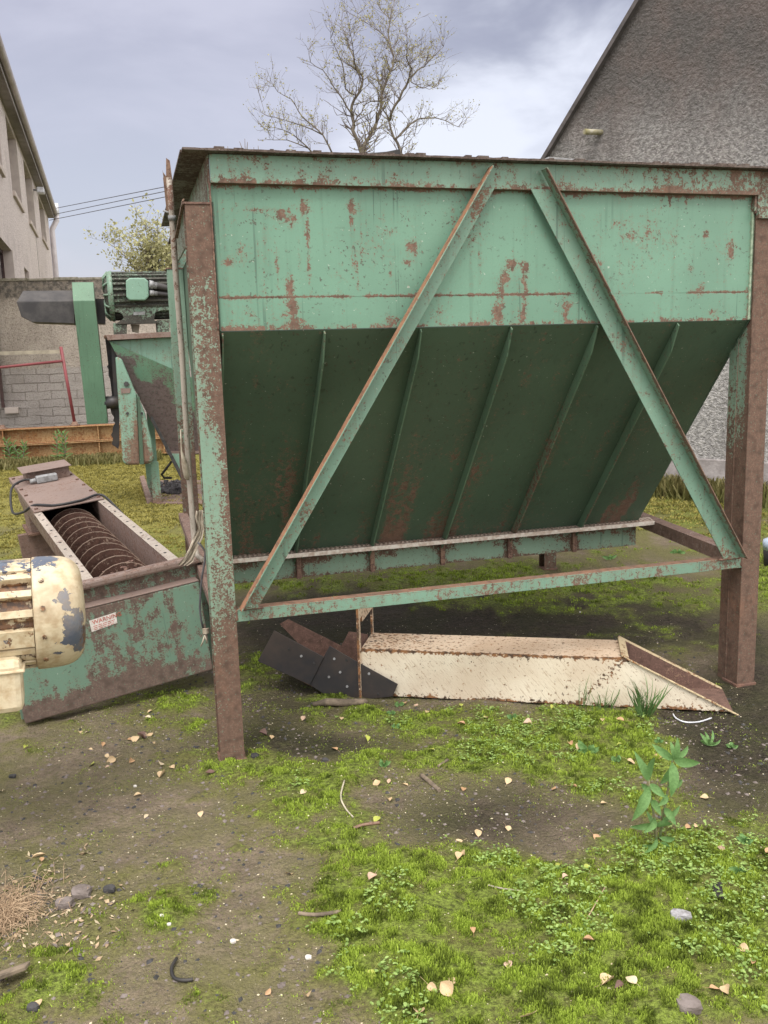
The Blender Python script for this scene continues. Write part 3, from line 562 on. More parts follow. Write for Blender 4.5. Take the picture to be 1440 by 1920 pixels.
for pp, u0, v0 in ((p1, 0, 0), (p2, 2.512, 0), (p3, .045, 2.46), (p4, 2.7, 2.5)):
    MB().box((u0-.008, v0-.004, 2.222), (u0+.1, v0+.15, 2.231)).build('cap_plate', P_rust, pp, world=False, bevel=.002, wear=lambda c, N: .2+0*c[:, 0], hue=lambda c, N: -.2+0*c[:, 0])
    MB().box((u0-.006, v0-.006, -.05), (u0+.108, v0+.11, .002), .03).build('base_plate', P_rust, pp, world=False, bevel=.002, wear=lambda c, N: .3+0*c[:, 0], hue=lambda c, N: .2+0*c[:, 0])
MB().prism([(-.008, .0, 2.233), (.0, .0, 2.237), (-.005, .4, 2.15), (-.02, .4, 2.15)], (0, .0, .006)).build('bent_strip', P_rust, p1, world=False)
MB().box((2.502, .012, ZP), (2.513, .023, ZT-.01), .02).build('weld_bead', simple('pale weld', (.42, .5, .38), .7, (.2, .3, .2), 60), p2, world=False, bevel=.002)

# scraps on the rim
mb = MB(); A = [vpl(655, 289, .05), vpl(690, 287, .05), vpl(725, 284, .05), vpl(750, 279, .05), vpl(752, 291, .05)]
mb.prism([a+np.array([0, 0, 0.0]) for a in A]+[vpl(655, 292, .05)], (0, .12, .0)); o = mb.build('rubber_sheet', P_black, None, world=True, frame=(OO, Uv, Vv, Zv), bevel=.002)
tag(o, 'torn black rubber scrap curling up on the hopper rim below the bare tree', 'rubber sheet')
mb = MB().prism([vpl(1028, 294, .08), vpl(1045, 295, .08), vpl(1080, 298.5, .08), vpl(1080, 302, .08), vpl(1026, 302, .08)], (0, .1, 0)); o = mb.build('metal_flashing', P_grey, None, frame=(OO, Uv, Vv, Zv), bevel=.001); tag(o, 'small curled grey sheet scrap lying on the hopper rim before the gable', 'sheet scrap')

# ================================================================ SCREW CONVEYOR
AZ, EL, RLL = .479, .029, .101
ca = np.array([-math.sin(AZ)*math.cos(EL), math.cos(AZ)*math.cos(EL), math.sin(EL)]); b0 = np.cross(ca, Zv); b0 /= np.linalg.norm(b0); c0 = np.cross(b0, ca)
cb = b0*math.cos(RLL)+c0*math.sin(RLL); cc = -b0*math.sin(RLL)+c0*math.cos(RLL); CP = np.array([-1.723, 3.97, .012])
def CW(x, y, z_): return CP+cb*x+ca*y+cc*z_
con = empty('screw_conveyor', 'rusty green screw conveyor trough lying on the moss with its auger exposed', 'conveyor', CP, Matrix(((cb[0], ca[0], cc[0]), (cb[1], ca[1], cc[1]), (cb[2], ca[2], cc[2]))))
def cpt(mb, name, mat, par=None, **k): return mb.build(name, mat, par or con, world=False, **k)
def loc_on(px, py, n, p): q = ip(px, py, n, p)-CP; return np.array([q @ cb, q @ ca, q @ cc])
def platewear(co, N):
    x, y, z_ = co[:, 0], co[:, 1], co[:, 2]; n = fbm(np.stack([x*7, y, z_*5], 1), 4, 91); n2 = fbm(np.stack([x*16, y, z_*3], 1), 3, 92)
    r = .02+.5*sstep(.1, .03, z_-.06*n)+.2*sstep(.22, .05, x)*n+.3*sstep(.84, .93, x)*n*1.2; r = r+.3*sstep(.445, .475, z_)*n2*1.6+.3*sstep(.52, .64, n)
    return np.where(N[:, 2] > .6, .6, r)
mb = MB().box((0, -.075, 0), (.905, 0, .475), .02); cpt(MB().box((-.001, -.076, .475), (.906, .0, .482), .03), 'cover_ledge', P_purp, wear=lambda c, N: -.1+0*c[:, 0], hue=lambda c, N: -.4+0*c[:, 0], bevel=.003); ep = cpt(mb, 'end_cover', P_conv, wear=platewear, hue=lambda c, N: -.3+0*c[:, 0], bevel=.008)
mb = MB().box((-.01, .0, -.005), (.955, .012, .56), .03); mb.box((.945, -.05, -.0), (.955, .0, .55), .03); cpt(mb, 'end_plate', P_conv, wear=lambda c, N: .2+.15*sstep(.4, .5, c[:, 2]), bevel=.002)
mb = MB().box((-.01, -.04, .553), (.96, .016, .592), .03); cpt(mb, 'end_rim', P_purp, wear=lambda c, N: .02+.1*(N[:, 2] > .5), hue=lambda c, N: -.35+0*c[:, 0], bevel=.012)
X0, X1, ZTp = .45, .826, .545
prof = [(X0, ZTp)]+[(X0, .36)]+[((X0+X1)/2-.188*math.cos(a), .36-.188*math.sin(a)) for a in np.linspace(0, math.pi, 13)][1:-1]+[(X1, .36), (X1, ZTp)]
mb = MB(); ys = np.linspace(.012, 3.79, 60); off = .006; V = []; n = len(prof)
pc = np.array(prof); ctr = np.array([(X0+X1)/2, .36])
outp = []
for p in pc:
    d = p-ctr; d = np.array([np.sign(d[0]), 0]) if p[1] > .36 else d/np.linalg.norm(d); outp.append(p+d*off)
for y in ys: V += [(p[0], y, p[1]) for p in pc]+[(p[0], y, p[1]) for p in outp]
F = []
for i in range(len(ys)-1):
    for k in range(n-1):
        a = i*2*n+k; F += [(a, a+1, a+1+2*n, a+2*n), (a+n+1, a+n, a+3*n, a+3*n+1)]
mb.add(V, F); cpt(mb, 'trough', P_purp, wear=lambda c, N: .12+.1*(N[:, 0] > .5), hue=lambda c, N: -.1+.35*(N[:, 0] < -.5), fixn=False)
for x0, x1 in ((X0-.052, X0), (X1, X1+.055)):
    mb = MB().box((x0, .012, ZTp-.008), (x1, 2.12, ZTp), .03); 
    for k in range(11): xx = x0+.026; yy = .15+k*.185; mb.lathe([(0, .009), (.0035, .0085)], (xx, yy, ZTp-.001), (0, 0, 1), 8, mi=1)
    cpt(mb, 'trough_flange', [mpaint('pale worn flange '+str(x0), (.42, .37, .32), base=.22, rd=(.13, .08, .07)), P_dstone], wear=lambda c, N: .05+.2*(N[:, 2] < .5), bevel=.0015)
# auger
mb = MB(); xc, zc_ = (X0+X1)/2, .35; V = []; F = []; T = 12.5; pit = .172; NS = 24; m = int(T*NS)
for i in range(m+1):
    an = 2*math.pi*i/NS; y = .03+pit*i/NS
    for r in (.035, .11, .166, .172): V.append((xc+r*math.cos(an), y, zc_+r*math.sin(an)))
    for r in (.172, .166, .11, .035): V.append((xc+r*math.cos(an), y+.006, zc_+r*math.sin(an)))
for i in range(m):
    for k in range(8): a = i*8; F.append((a+k, a+(k+1) % 8, a+8+(k+1) % 8, a+8+k))
mb.add(V, F, smooth=False)
sc_ = cpt(mb, 'auger_screw', P_auger if 'P_auger' in globals() else mpaint('auger rust', (.3, .22, .17), base=.5, rd=(.07, .034, .025), ro=(.15, .065, .038)), wear=lambda c, N: .2-.62*(np.hypot(c[:, 0]-xc, c[:, 2]-zc_) > .168), fixn=False)
cpt(MB().tube([(xc, .01, zc_), (xc, 2.3, zc_)], .035, 12), 'auger_shaft', P_rust, sc_, wear=lambda c, N: .3+0*c[:, 0], hue=lambda c, N: -.2+0*c[:, 0])
mb = MB()
for k in range(60): x, y = xc+rnd.uniform(-.14, .14), rnd.uniform(.05, .5); r = rnd.uniform(.004, .012); mb.bolt((x, y, .35+.15*math.sqrt(max(0, 1-((x-xc)/.17)**2))), (rnd.uniform(-.4, .4), rnd.uniform(-.4, .4), 1), r, r)
o = cpt(mb, 'rust_flakes', P_rust, sc_, wear=lambda c, N: .3+0*c[:, 0]); o['kind'] = 'stuff'
# cover plate with bolts
mb = MB().box((.40, 2.09, ZTp+.002), (.87, 3.80, ZTp+.012), .05); cov = cpt(mb, 'cover_plate', P_purp, wear=lambda c, N: .02+.05*np.sin(c[:, 1]*7), hue=lambda c, N: -.45+0*c[:, 0], bevel=.003)
mb = MB().box((.40, 2.085, ZTp-.03), (.405, 3.8, ZTp+.002), .08); mb.box((.865, 2.085, ZTp-.03), (.87, 3.8, ZTp+.002), .08); cpt(mb, 'cover_edge', P_purp, cov, wear=lambda c, N: .05+0*c[:, 0])
for k in range(6):
    for x in (.425, .845): cpt(MB().bolt((x, 2.16+k*.3, ZTp+.012), (0, 0, 1), .013, .01), 'bolt', P_rust, cov, hue=lambda c, N: -.3+0*c[:, 0], wear=lambda c, N: .3+0*c[:, 0])
mb = MB().box((.5, 3.3, ZTp+.012), (.83, 3.62, ZTp+.1), .05); jb = cpt(mb, 'junction_box', P_purp, wear=lambda c, N: np.where(N[:, 2] > .5, -.15, .15)+0*c[:, 0], hue=lambda c, N: -.4+0*c[:, 0], bevel=.004)
mb = MB().box((.47, 3.27, ZTp+.1), (.85, 3.65, ZTp+.106)); cpt(mb, 'box_lid', P_purp, jb, wear=lambda c, N: -.05+0*c[:, 0], bevel=.002)
mb = MB().box((.56, 3.19, ZTp+.014), (.72, 3.27, ZTp+.07)); mb.lathe([(0, .02), (.05, .017)], (.56, 3.23, ZTp+.04), (-1, 0, -.1), 12); cpt(mb, 'cable_connector', P_grey, jb, bevel=.008)
# far support box
mb = MB().box((.46, 3.42, .13), (.83, 3.80, .54), .06); cpt(mb, 'discharge_box', P_purp, wear=lambda c, N: .2+0*c[:, 0], bevel=.003)
mb = MB().box((.43, 3.38, .11), (.86, 3.84, .13), .06); cpt(mb, 'foot_flange', P_rust, wear=lambda c, N: .2+0*c[:, 0], bevel=.002)
mb = MB().box((.36, 3.50, -.13), (.9, 3.57, .11), .06); cpt(mb, 'support_leg', P_purp, wear=lambda c, N: .3+0*c[:, 0], bevel=.002)
# warning sticker on the end cover
A = loc_on(167, 1164, ca, CW(0, -.0765, 0)); B = loc_on(217, 1148, ca, CW(0, -.0765, 0)); D = loc_on(172, 1185, ca, CW(0, -.0765, 0)); Cc = loc_on(220, 1168, ca, CW(0, -.0765, 0))
for q in (A, B, D, Cc): q[1] = -.0762
mb = MB().prism([A, B, Cc, D], (0, -.0012, 0)); stk = cpt(mb, 'warning_sticker', P_stick)
ex = (B-A); wS = np.linalg.norm(ex); ex /= wS; ez = (A-D); hS = np.linalg.norm(ez); ez /= hS
def text_part(txt, size, pos, par, mat, name):
    cu = bpy.data.curves.new(name, 'FONT'); cu.body = txt; cu.size = size; cu.extrude = .0004; to = bpy.data.objects.new(name, cu); COL.objects.link(to)
    dg = bpy.context.evaluated_depsgraph_get(); me = bpy.data.meshes.new_from_object(to.evaluated_get(dg)); bpy.data.objects.remove(to); bpy.data.curves.remove(cu)
    w_ = max(v.co.x for v in me.vertices)-min(v.co.x for v in me.vertices)
    ey = np.cross(ez, ex); Mx = Matrix(((ex[0], ez[0], -ey[0] if ey[1] > 0 else ey[0], pos[0]), (ex[1], ez[1], -ey[1] if ey[1] > 0 else ey[1], pos[1]), (ex[2], ez[2], -ey[2] if ey[1] > 0 else ey[2], pos[2]), (0, 0, 0, 1)))
    me.transform(Mx); me.materials.clear(); me.materials.append(mat); o = bpy.data.objects.new(name, me); COL.objects.link(o); o.parent = par; WM[o.name] = WM[par.name]; return o
text_part('WARNING', hS*.5, A+ex*wS*.09-ez*hS*.42+np.array([0, -.0018, 0]), stk, P_ink, 'warning_lettering')
mb = MB()
for r in range(3):
    x = .1
    while x < .86:
        l = rnd.uniform(.06, .16); p = A+ex*wS*x-ez*hS*(.56+.15*r)+np.array([0, -.0014, 0]); q = p+ex*wS*min(l, .9-x); mb.prism([p, q, q-ez*hS*.05, p-ez*hS*.05], (0, -.0005, 0)); x += l+.04
cpt(mb, 'small_print', P_ink, stk)

# ================================================================ CREAM MOTOR
MY = 3.0; mc = yp(100, 1146, MY); md = np.array([math.cos(.36), math.sin(.36), -.03]); md /= np.linalg.norm(md); mR = .5*np.linalg.norm(yp(103, 1043, MY)-yp(105, 1247, MY))*.985
mz = np.cross(md, (0, 1, 0)); mz = np.cross(np.cross(md, Zv), md); mz /= np.linalg.norm(mz); mn = np.cross(md, mz)   # mn points towards camera or away
if mn[1] > 0: mn = -mn
mot = empty('electric_motor', 'cream electric motor with blue paint showing through beside the conveyor end', 'motor', mc)
e0 = mc-md*.062      # plane of the cowl's open end
mb = MB(); prof = [(0, mR-.006), (0, mR), (.02, mR+.001), (.07, mR), (.105, mR-.004), (.13, mR-.016), (.15, mR-.036), (.16, mR-.062), (.166, .05), (.166, .03)]
mb.lathe(prof, e0, md, 56); n0 = len(mb.v)
mb2 = MB()
cow = mb.build('fan_cowl', P_cream, mot, wear=None, hue=None)
def cowl_attr(me, e0=e0):
    I = np.array(mot.matrix_world); 
def setattr_(o, wear, hue): paint_attr(o.data, wear, hue)
def cw(co, N):
    P = co+np.array(mc)-e0; t = P @ md; zz = P @ mz; nn = P @ mn
    r = np.zeros(len(co))
    for tt, z_, a, b, k in ((.095, .085, .025, .045, .6), (.125, .0, .03, .05, .62), (.14, -.055, .04, .035, .65), (.11, -.06, .05, .012, .5), (.15, -.09, .03, .03, .6), (.07, -.1, .02, .008, .5), (.04, .19, .05, .02, .5)): r = np.maximum(r, (k+.45)*np.exp(-((t-tt)/(a*1.15))**2-((zz-z_)/(b*1.15))**2))
    return r-.16
def chh(co, N):
    P = co+np.array(mc)-e0; t = P @ md; zz = P @ mz; return -.12+.42*sstep(.13, .165, t)*sstep(.1, -.12, zz)+.12*sstep(.09, .15, t)+.3*sstep(-.12, -.2, zz)*sstep(.06, .16, t)
sb = cow.modifiers.new('s', 'SUBSURF'); sb.levels = sb.render_levels = 1; paint_attr(cow.data, cw, chh)
mb = MB(); n = 64; Lb = .75; V = []; F = []    # ribbed barrel
nr = 17
pts = []
for k in range(nr):
    a0 = 2*math.pi*k/nr+.12; s_ = 2*math.pi/nr
    for fr_, r in ((.0, mR-.042), (.05, mR-.012), (.07, mR-.007), (.40, mR-.007), (.42, mR-.012), (.47, mR-.042), (.8, mR-.044)) if k % 4 else ((.0, mR-.042), (.02, mR-.012), (.03, mR-.003), (.9, mR-.003), (.93, mR-.012), (.95, mR-.042), (.97, mR-.042)): pts.append((a0+fr_*s_, r))
for t in (.0, -.12, -.14, -.30, -.32, -Lb):
    dr = {-.12: 0, -.14: -.012, -.30: -.012, -.32: 0}.get(t, 0)
    for a, r in pts: V.append(e0+md*(t-.001)+(r+dr)*(mz*math.cos(a)+mn*math.sin(a)))
K = len(pts)
for i in range(5): F += [(i*K+k, i*K+(k+1) % K, (i+1)*K+(k+1) % K, (i+1)*K+k) for k in range(K)]
F += [tuple(range(K)), tuple(5*K+k for k in range(K))[::-1]]
mb.add(V, F); body = mb.build('finned_body', P_cream, mot, wear=lambda c, N: .1+.5*np.exp(-(((c+np.array(mc)-e0) @ md+.05)/.03)**2-(((c+np.array(mc)-e0) @ mz-.02)/.04)**2)+.3*sstep(.12, .2, (c+np.array(mc)-e0) @ mz), hue=lambda c, N: np.where(np.linalg.norm(np.cross(c+np.array(mc)-e0, md), axis=1) < mR-.02, .45, .06), bevel=.002)
for a in (.45, 1.35, 2.3, -1.2):   # lugs between cowl and barrel
    p = e0+(mR-.03)*(mz*math.cos(a)+mn*math.sin(a)); MB().lathe([(-.06, .02), (.012, .02), (.014, .01), (.024, .01)], p, md, 12).build('cowl_lug', P_cream, body, hue=lambda c, N: .3+0*c[:, 0])
fr = (e0, md, mn, mz)
for a in (.75, 1.25, 1.75, 2.25): MB().bolt(e0+md*.03+(mR-.002)*(mz*math.cos(a)+mn*math.sin(a)), mz*math.cos(a)+mn*math.sin(a), .009, .008).build('cowl_screw', P_cream, cow, hue=lambda c, N: .35+0*c[:, 0])
MB().box((-.27, mR-.014, .02), (-.17, mR-.001, .08), None, fr).build('name_plate', P_grey, body, bevel=.002)
mb = MB().box((-.33, mR*.38, -mR*1.42), (-.045, mR*1.12, -mR*.5), .04, fr); tbx = mb.build('terminal_box', P_cream, mot, bevel=.022, wear=lambda c, N: -.12+0*c[:, 0], hue=lambda c, N: -.05+.12*(N @ mz > .5))
MB().box((-.34, mR*.36, -mR*.72), (-.035, mR*1.15, -mR*.66), .04, fr).build('box_lid', P_cream, tbx, bevel=.006, hue=lambda c, N: .1+0*c[:, 0])
mb = MB().lathe([(-Lb-.03, mR+.03), (-Lb, mR+.03)], e0, md, 32); mb.lathe([(-Lb-.25, mR*.8), (-Lb-.03, mR*.9)], e0, md, 24); mb.build('gear_flange', P_cream, mot, bevel=.003)
q = e0-md*(Lb+.12); MB().box((q[0]-.13, q[1]-.13, -.02), (q[0]+.13, q[1]+.13, q[2]-mR*.6), .1).build('pedestal', P_purp, mot, bevel=.004, wear=lambda c, N: .2+0*c[:, 0])

# ================================================================ CREAM CHUTE ON THE GROUND
cE = np.array([.9801, -.1985, 0]); cN = np.array([.1985, .9801, 0]); cO = np.array([-.135, 4.176, 0])
chu = empty('discharge_chute', 'cream painted metal chute with rust streaks lying on the ground under the hopper', 'chute', cO, Matrix(((cE[0], cN[0], 0), (cE[1], cN[1], 0), (0, 0, 1))))
def chl(px, py, t=0.): q = ip(px, py, cN, cO+cN*t)-cO; return np.array([q @ cE, q @ cN, q[2]])
D_, H_ = .27, .232; sB, sT = 1.73, 1.27
def chb(mb, name, mat, par=None, **k): return mb.build(name, mat, par or chu, world=False, **k)
mb = MB(); mb.quadgrid((0, 0, .0), (sB, 0, .0), (sT, 0, H_), (0, 0, H_-.004), 90, 14, thick=(0, .004, 0))
def chw(co, N):
    s_, z_ = co[:, 0], co[:, 2]; n = fbm(np.stack([s_*20, 0*s_, z_*20], 1), 3, 101); d = np.abs(s_-(sT-.02)-(H_-z_)*-.95+.0)
    return .02+.3*sstep(.02, .0, H_-z_)+.35*sstep(.025, .0, z_)*n*1.5+.22*np.exp(-(d/.02)**2)+.16*(n-.5)
chb(mb, 'side_wall', P_chute, wear=chw)
mb = MB(); mb.quadgrid((0, 0, H_), (sT, 0, H_+.004), (sT, D_, H_+.004), (0, D_, H_), 50, 12, thick=(0, 0, -.004)); chb(mb, 'top_wall', P_chtop, wear=lambda c, N: .06+.3*sstep(.02, 0., c[:, 1])+.18*sstep(sT-.06, sT, c[:, 0])+.1*sstep(.6, 0., c[:, 0]))
mb = MB().prism([(0, D_-.004, 0), (sB, D_-.004, 0), (sT, D_-.004, H_), (0, D_-.004, H_)], (0, .004, 0)); mb.box((0, .004, .0), (sB, D_-.004, .006)); chb(mb, 'inner_wall', P_rust, wear=lambda c, N: .3+0*c[:, 0], hue=lambda c, N: -.4+0*c[:, 0])
dv = np.array([sB-sT, 0, -H_]); Ld = np.linalg.norm(dv); dv /= Ld; dn = np.array([dv[2], 0, -dv[0]]); dn = -dn   # lip plane axes
fr = (np.array([sT, 0, H_]), dv, np.array([0, 1., 0]), dn)
mb = MB().box((-.012, -.012, -.003), (Ld+.03, .002, .003), .03, fr); mb.box((-.035, D_, -.003), (Ld+.0, D_+.03, .003), .03, fr); mb.box((-.04, 0, -.003), (0, D_, .003), .03, fr)
chb(mb, 'mouth_lip', mpaint('rusty cream lip', (.55, .45, .28), base=.3, rd=(.12, .06, .035), ro=(.33, .15, .05)), wear=lambda c, N: .05+0*c[:, 0], hue=lambda c, N: .35+0*c[:, 0], bevel=.0015)
mb = MB().box((-.008, -.035, -.01), (.004, .0, .45), .03); mb.box((-.008, .0, .39), (.004, .045, .45), .03); mb.box((-.008, .045, .36), (.004, .29, .43), .03); mb.box((-.008, .28, .0), (.004, .3, .36), .03); chb(mb, 'inlet_flange', P_chtop, wear=lambda c, N: .12+.25*(N[:, 1] < -.5), bevel=.0015)
def flap(poly, t, dt, name, mat, **k):
    P = [chl(x, y, t) for x, y in poly]; return chb(MB().prism(P, (0, dt, 0)), name, mat, bevel=.0015, **k)
f1 = flap([(483, 1240), (514, 1182), (607, 1232), (581, 1284)], -.03, .005, 'skirt_flap', P_blkst)
f2 = flap([(578, 1282), (618, 1211), (668, 1240), (746, 1283), (736, 1306), (672, 1313), (614, 1306)], -.022, .005, 'skirt_flap', P_blkst)
flap([(524, 1170), (540, 1161), (640, 1211), (654, 1184), (690, 1190), (690, 1300), (640, 1290)], .26, .005, 'inlet_side', P_rust, hue=lambda c, N: -.35+0*c[:, 0], wear=lambda c, N: .3+0*c[:, 0])
A = [chl(x, y, -.01) for x, y in ((500, 1243), (585, 1286), (672, 1308))]; mb = MB()
P = [(a[0], -.01, a[2]) for a in A]+[(a[0], .26, a[2]) for a in A[::-1]]; mb.prism(P, (0, 0, -.004)); chb(mb, 'inlet_floor', P_rust, wear=lambda c, N: .3+0*c[:, 0], hue=lambda c, N: -.4+0*c[:, 0])
for par, pts, t in ((f1, ((542, 1217), (565, 1230), (589, 1243)), -.031), (f2, ((650, 1238), (638, 1260), (617, 1269), (651, 1287), (692, 1263), (709, 1301), (627, 1235)), -.023)):
    for x, y in pts: chb(MB().bolt(chl(x, y, t), (0, -1, 0), .0065, .005), 'bolt', P_dstone if rnd.random() < .4 else P_grey, par)

# ================================================================ MILL
MV = 7.1; mo_ = HW(-.2, MV, 0)
mill = empty('feed_mill', 'green rusting feed mill with belt guard and gusset frame before the block wall', 'mill', mo_, Matrix.Rotation(TH, 3, 'Z'))
HF = (OO, Uv, Vv, Zv)
def ml(mb, name, mat, par=None, **k): return mb.build(name, mat, par or mill, frame=HF, **k)
def vp(L, v): return [vpl(x, y, v) for x, y in L]
# belt guard: upright box with chamfered top
a, b_, c, d = vp([(137, 564), (178.5, 564), (202.5, 797), (163, 797)], 6.9); zt = vpl(150, 529, 7.05)[2]
u0, u1 = (a[0]+d[0])/2, (b_[0]+c[0])/2; tl = .5*((d[0]-a[0])+(c[0]-b_[0]))
mb = MB(); mb.prism([(a[0], 7.0, d[2]), (a[0], 6.9, a[2]), (a[0], 7.06, zt), (a[0], 7.3, zt), (a[0], 7.3, d[2])], (u1-u0+.0, 0, 0))
zm = a[2]; mb.v = [(x+tl*(zm-z_)/(zm-d[2]), y, z_) for x, y, z_ in mb.v]; bg_ = ml(mb, 'belt_guard', P_guard, bevel=.006, wear=lambda c, N: -.1+.5*(np.abs(N[:, 0]) > .8))
# dark hood left of guard
hA = vp([(31, 566), (139, 564), (140, 607), (60, 604), (40, 594)], 6.98); hz = vpl(80, 545, 7.15)[2]
mb = MB(); mb.prism(hA, (0, .45, 0)); x0, x1 = hA[0][0], hA[1][0]; mb.prism([(x0+.0, 6.98, hA[0][2]+.001), (x0+.06, 7.15, hz), (x0+.06, 7.4, hz), (x0, 7.43, hA[0][2]+.001)], (x1-x0, 0, 0)); ml(mb, 'coupling_hood', P_hood, bevel=.006)
q = vp([(178, 560), (197, 560), (197, 607), (184, 607)], 7.25); ml(MB().prism(q, (0, .3, 0)), 'shaft_cover', P_hood)
# motor
ma_ = vpl(196, 556, 7.15); mb_ = vpl(345, 553, 7.15); R_ = .262; axl = mb_-ma_; La = np.linalg.norm(axl)
mm = ml(MB().lathe([(.0, .1), (.0, R_*.6), (.03, R_*.86), (.07, R_*.9), (.09, R_*.9)], ma_, axl, 28), 'motor', P_grime, wear=lambda c, N: .3+0*c[:, 0], bevel=0)
pts = []; nf = 26
for k in range(nf):
    a0 = 2*math.pi*k/nf; s_ = 2*math.pi/nf
    for f_, r in ((0, R_*.88), (.18, R_*.88), (.26, R_*1.02), (.62, R_*1.02), (.7, R_*.88)): pts.append((a0+f_*s_, r))
V = []; ex_ = axl/La; ey_ = np.array([0, 1., 0]); ez_ = np.cross(ex_, ey_)
for t in (.075, La): V += [ma_+ex_*t+r*(ey_*math.sin(a)+ez_*math.cos(a)) for a, r in pts]
K = len(pts); mb = MB().add(V, [(k, (k+1) % K, K+(k+1) % K, K+k) for k in range(K)]+[tuple(range(K))[::-1], tuple(K+k for k in range(K))])
ml(mb, 'cooling_fins', P_grime, mm, wear=lambda c, N: .2+.25*(fbm(c*5, 2, 111) > .5), hue=lambda c, N: -.5+0*c[:, 0])
mb = MB(); mb.lathe([(.04, R_*1.0), (.075, R_*1.06), (.095, R_*1.06), (.1, R_*.9)], ma_, axl, 28)
for k in range(12):
    a = 2*math.pi*k/12; e = ey_*math.sin(a)+ez_*math.cos(a); mb.tube([ma_+e*R_*.35-ex_*.0, ma_+e*R_*.8+ex_*.0, ma_+e*R_*1.02+ex_*.05], .012, 5)
ml(mb, 'end_shield', P_grime, mm)
q = vp([(236, 526), (243, 521), (271, 521), (278, 527), (279, 556), (272, 563), (243, 563), (237, 557)], 6.82); tb_ = ml(MB().prism(q, (0, .12, 0)), 'terminal_box', P_mill, mm, bevel=.012, wear=lambda c, N: -.05+0*c[:, 0])
q = vp([(240, 527), (246, 523), (275, 523), (281, 529), (281, 562), (275, 567), (246, 567), (240, 562)], 6.95); ml(MB().prism(q, (0, .1, 0)), 'box_base', P_dstone, mm, bevel=.006)
for (p0_, p1_, r) in (((279, 533), (318, 541), .035), ((280, 549), (320, 553), .025)):
    A, B = vpl(*p0_, 6.86), vpl(*p1_, 6.9); ml(MB().tube([A, A*.7+B*.3+np.array([0, 0, .0]), B, B+np.array([.25, .1, -.1])], [r*1.25, r, r, r], 10), 'conduit', P_hood, mm)
    ml(MB().lathe([(0, r*1.3), (.045, r*1.3), (.05, r*1.05), (.085, r*1.05)], A, B-A, 12), 'gland', P_grey, mm)
q = vp([(205, 576), (318, 575), (318, 581), (303, 582), (291, 586), (289, 600), (300, 606), (216, 608), (226, 601), (232, 597), (230, 590), (224, 586), (206, 583)], 6.93); ml(MB().prism(q, (0, .1, 0)), 'motor_foot', P_grime, mm, bevel=.004, wear=lambda c, N: .1+.4*sstep(2.13, 2.09, c[:, 2]))
q = vp([(250, 585), (272, 584), (272, 590), (250, 591)], 6.92); ml(MB().prism(q, (0, .01, 0)), 'name_plate', P_grey, mm)
for L in ([(212, 606), (238, 605), (238, 626), (213, 627)], [(294, 600), (318, 599), (318, 623), (296, 624)]): ml(MB().prism(vp(L, 6.95), (0, .45, 0)), 'packing_block', P_grime, wear=lambda c, N: .15+0*c[:, 0], bevel=.004)
ml(MB().prism(vp([(245, 608), (262, 608), (260, 624), (248, 622)], 7.1), (0, .1, 0)), 'packing_block', P_pale)
ml(MB().prism(vp([(199, 628), (318, 622), (340, 621), (340, 631), (202, 638)], 6.9), (0, .6, 0)), 'motor_platform', P_purp, wear=lambda c, N: .1+0*c[:, 0], bevel=.003)
# hopper body: upright triangular cheek and sloping lower face
mb = MB().prism(vp([(206, 640), (322, 632), (345, 632), (345, 712), (322, 696)], 7.0), (0, .5, 0)); ml(mb, 'frame_cheek', P_mill, bevel=.003, wear=lambda c, N: .05+0*c[:, 0])
L1 = vp([(205, 640), (330, 697), (395, 723)], 6.97); L2 = vp([(395, 845), (313, 846)], 7.45)
mb = MB(); q = [L1[0], L1[2], L2[0], L2[1]]; mb.quadgrid(*q, 40, 30, thick=(0, .02, 0)); 
mz_ = lambda c: c+np.array(mo_)
def milw(co, N):   # bare purple patch low on the sloping face
    x, z_ = co[:, 0], co[:, 2]; n = fbm(np.stack([x*6, 0*x, z_*6], 1), 4, 121); zt_ = L1[0][2]; r = (zt_-z_)/(zt_-L2[0][2]); return .16+.7*sstep(.4, .55, r-.75*(x-.35)+.3*(n-.5))+.5*(n-.45)
ml(mb, 'sloping_hopper', mpaint('mill paint over purple rust', (.2, .37, .265), base=.14, rd=(.16, .12, .12), ro=(.2, .14, .12)), wear=milw, hue=lambda c, N: -.4+0*c[:, 0])
ml(MB().prism(vp([(312, 846), (395, 845), (395, 850), (313, 851)], 7.43), (0, .3, 0)), 'hopper_lip', P_purp)
ml(MB().prism(vp([(318, 852), (342, 852), (348, 895), (341, 893)], 7.2), (0, .1, 0)), 'lower_cheek', P_mill)
ml(MB().prism(vp([(281, 783), (286, 781), (346, 896), (341, 902)], 7.12), (0, .06, 0)), 'strut', P_dstone)
# casing with rounded foot and two bands
for L, v in (([(216, 668), (228, 672), (246, 715), (256, 740), (262, 872), (236, 872), (230, 866)], 6.86), ([(256, 735), (272, 775), (284, 824), (289, 858), (286, 868), (262, 873)], 6.9)):
    cs = ml(MB().prism(vp(L, v), (0, .3, 0)), 'casing', P_mill, bevel=.034, wear=lambda c, N: .08+.5*np.exp(-((c[:, 0]-.0)/.07)**2)*sstep(1.1, .75, c[:, 2])+.25*sstep(.62, .5, c[:, 2]), hue=lambda c, N: .12+0*c[:, 0])
    ml(MB().bolt(vpl(239 if v < 6.88 else 266, 775, v-.002), (0, -1, 0), .016, .012), 'bolt', P_dstone, cs)
ml(MB().prism(vp([(257, 745), (262, 745), (270, 870), (262, 871)], 6.88), (0, .2, 0)), 'groove_strip', P_dark)  # dark strip filling the groove between the casing bands
ml(MB().prism(vp([(226, 728), (245, 728), (244, 737), (227, 738)], 6.852), (0, .01, 0)), 'name_plate', P_purp)
ml(MB().bolt(vpl(237, 720, 6.86), (0, -1, 0), .03, .02), 'filler_plug', P_dstone)
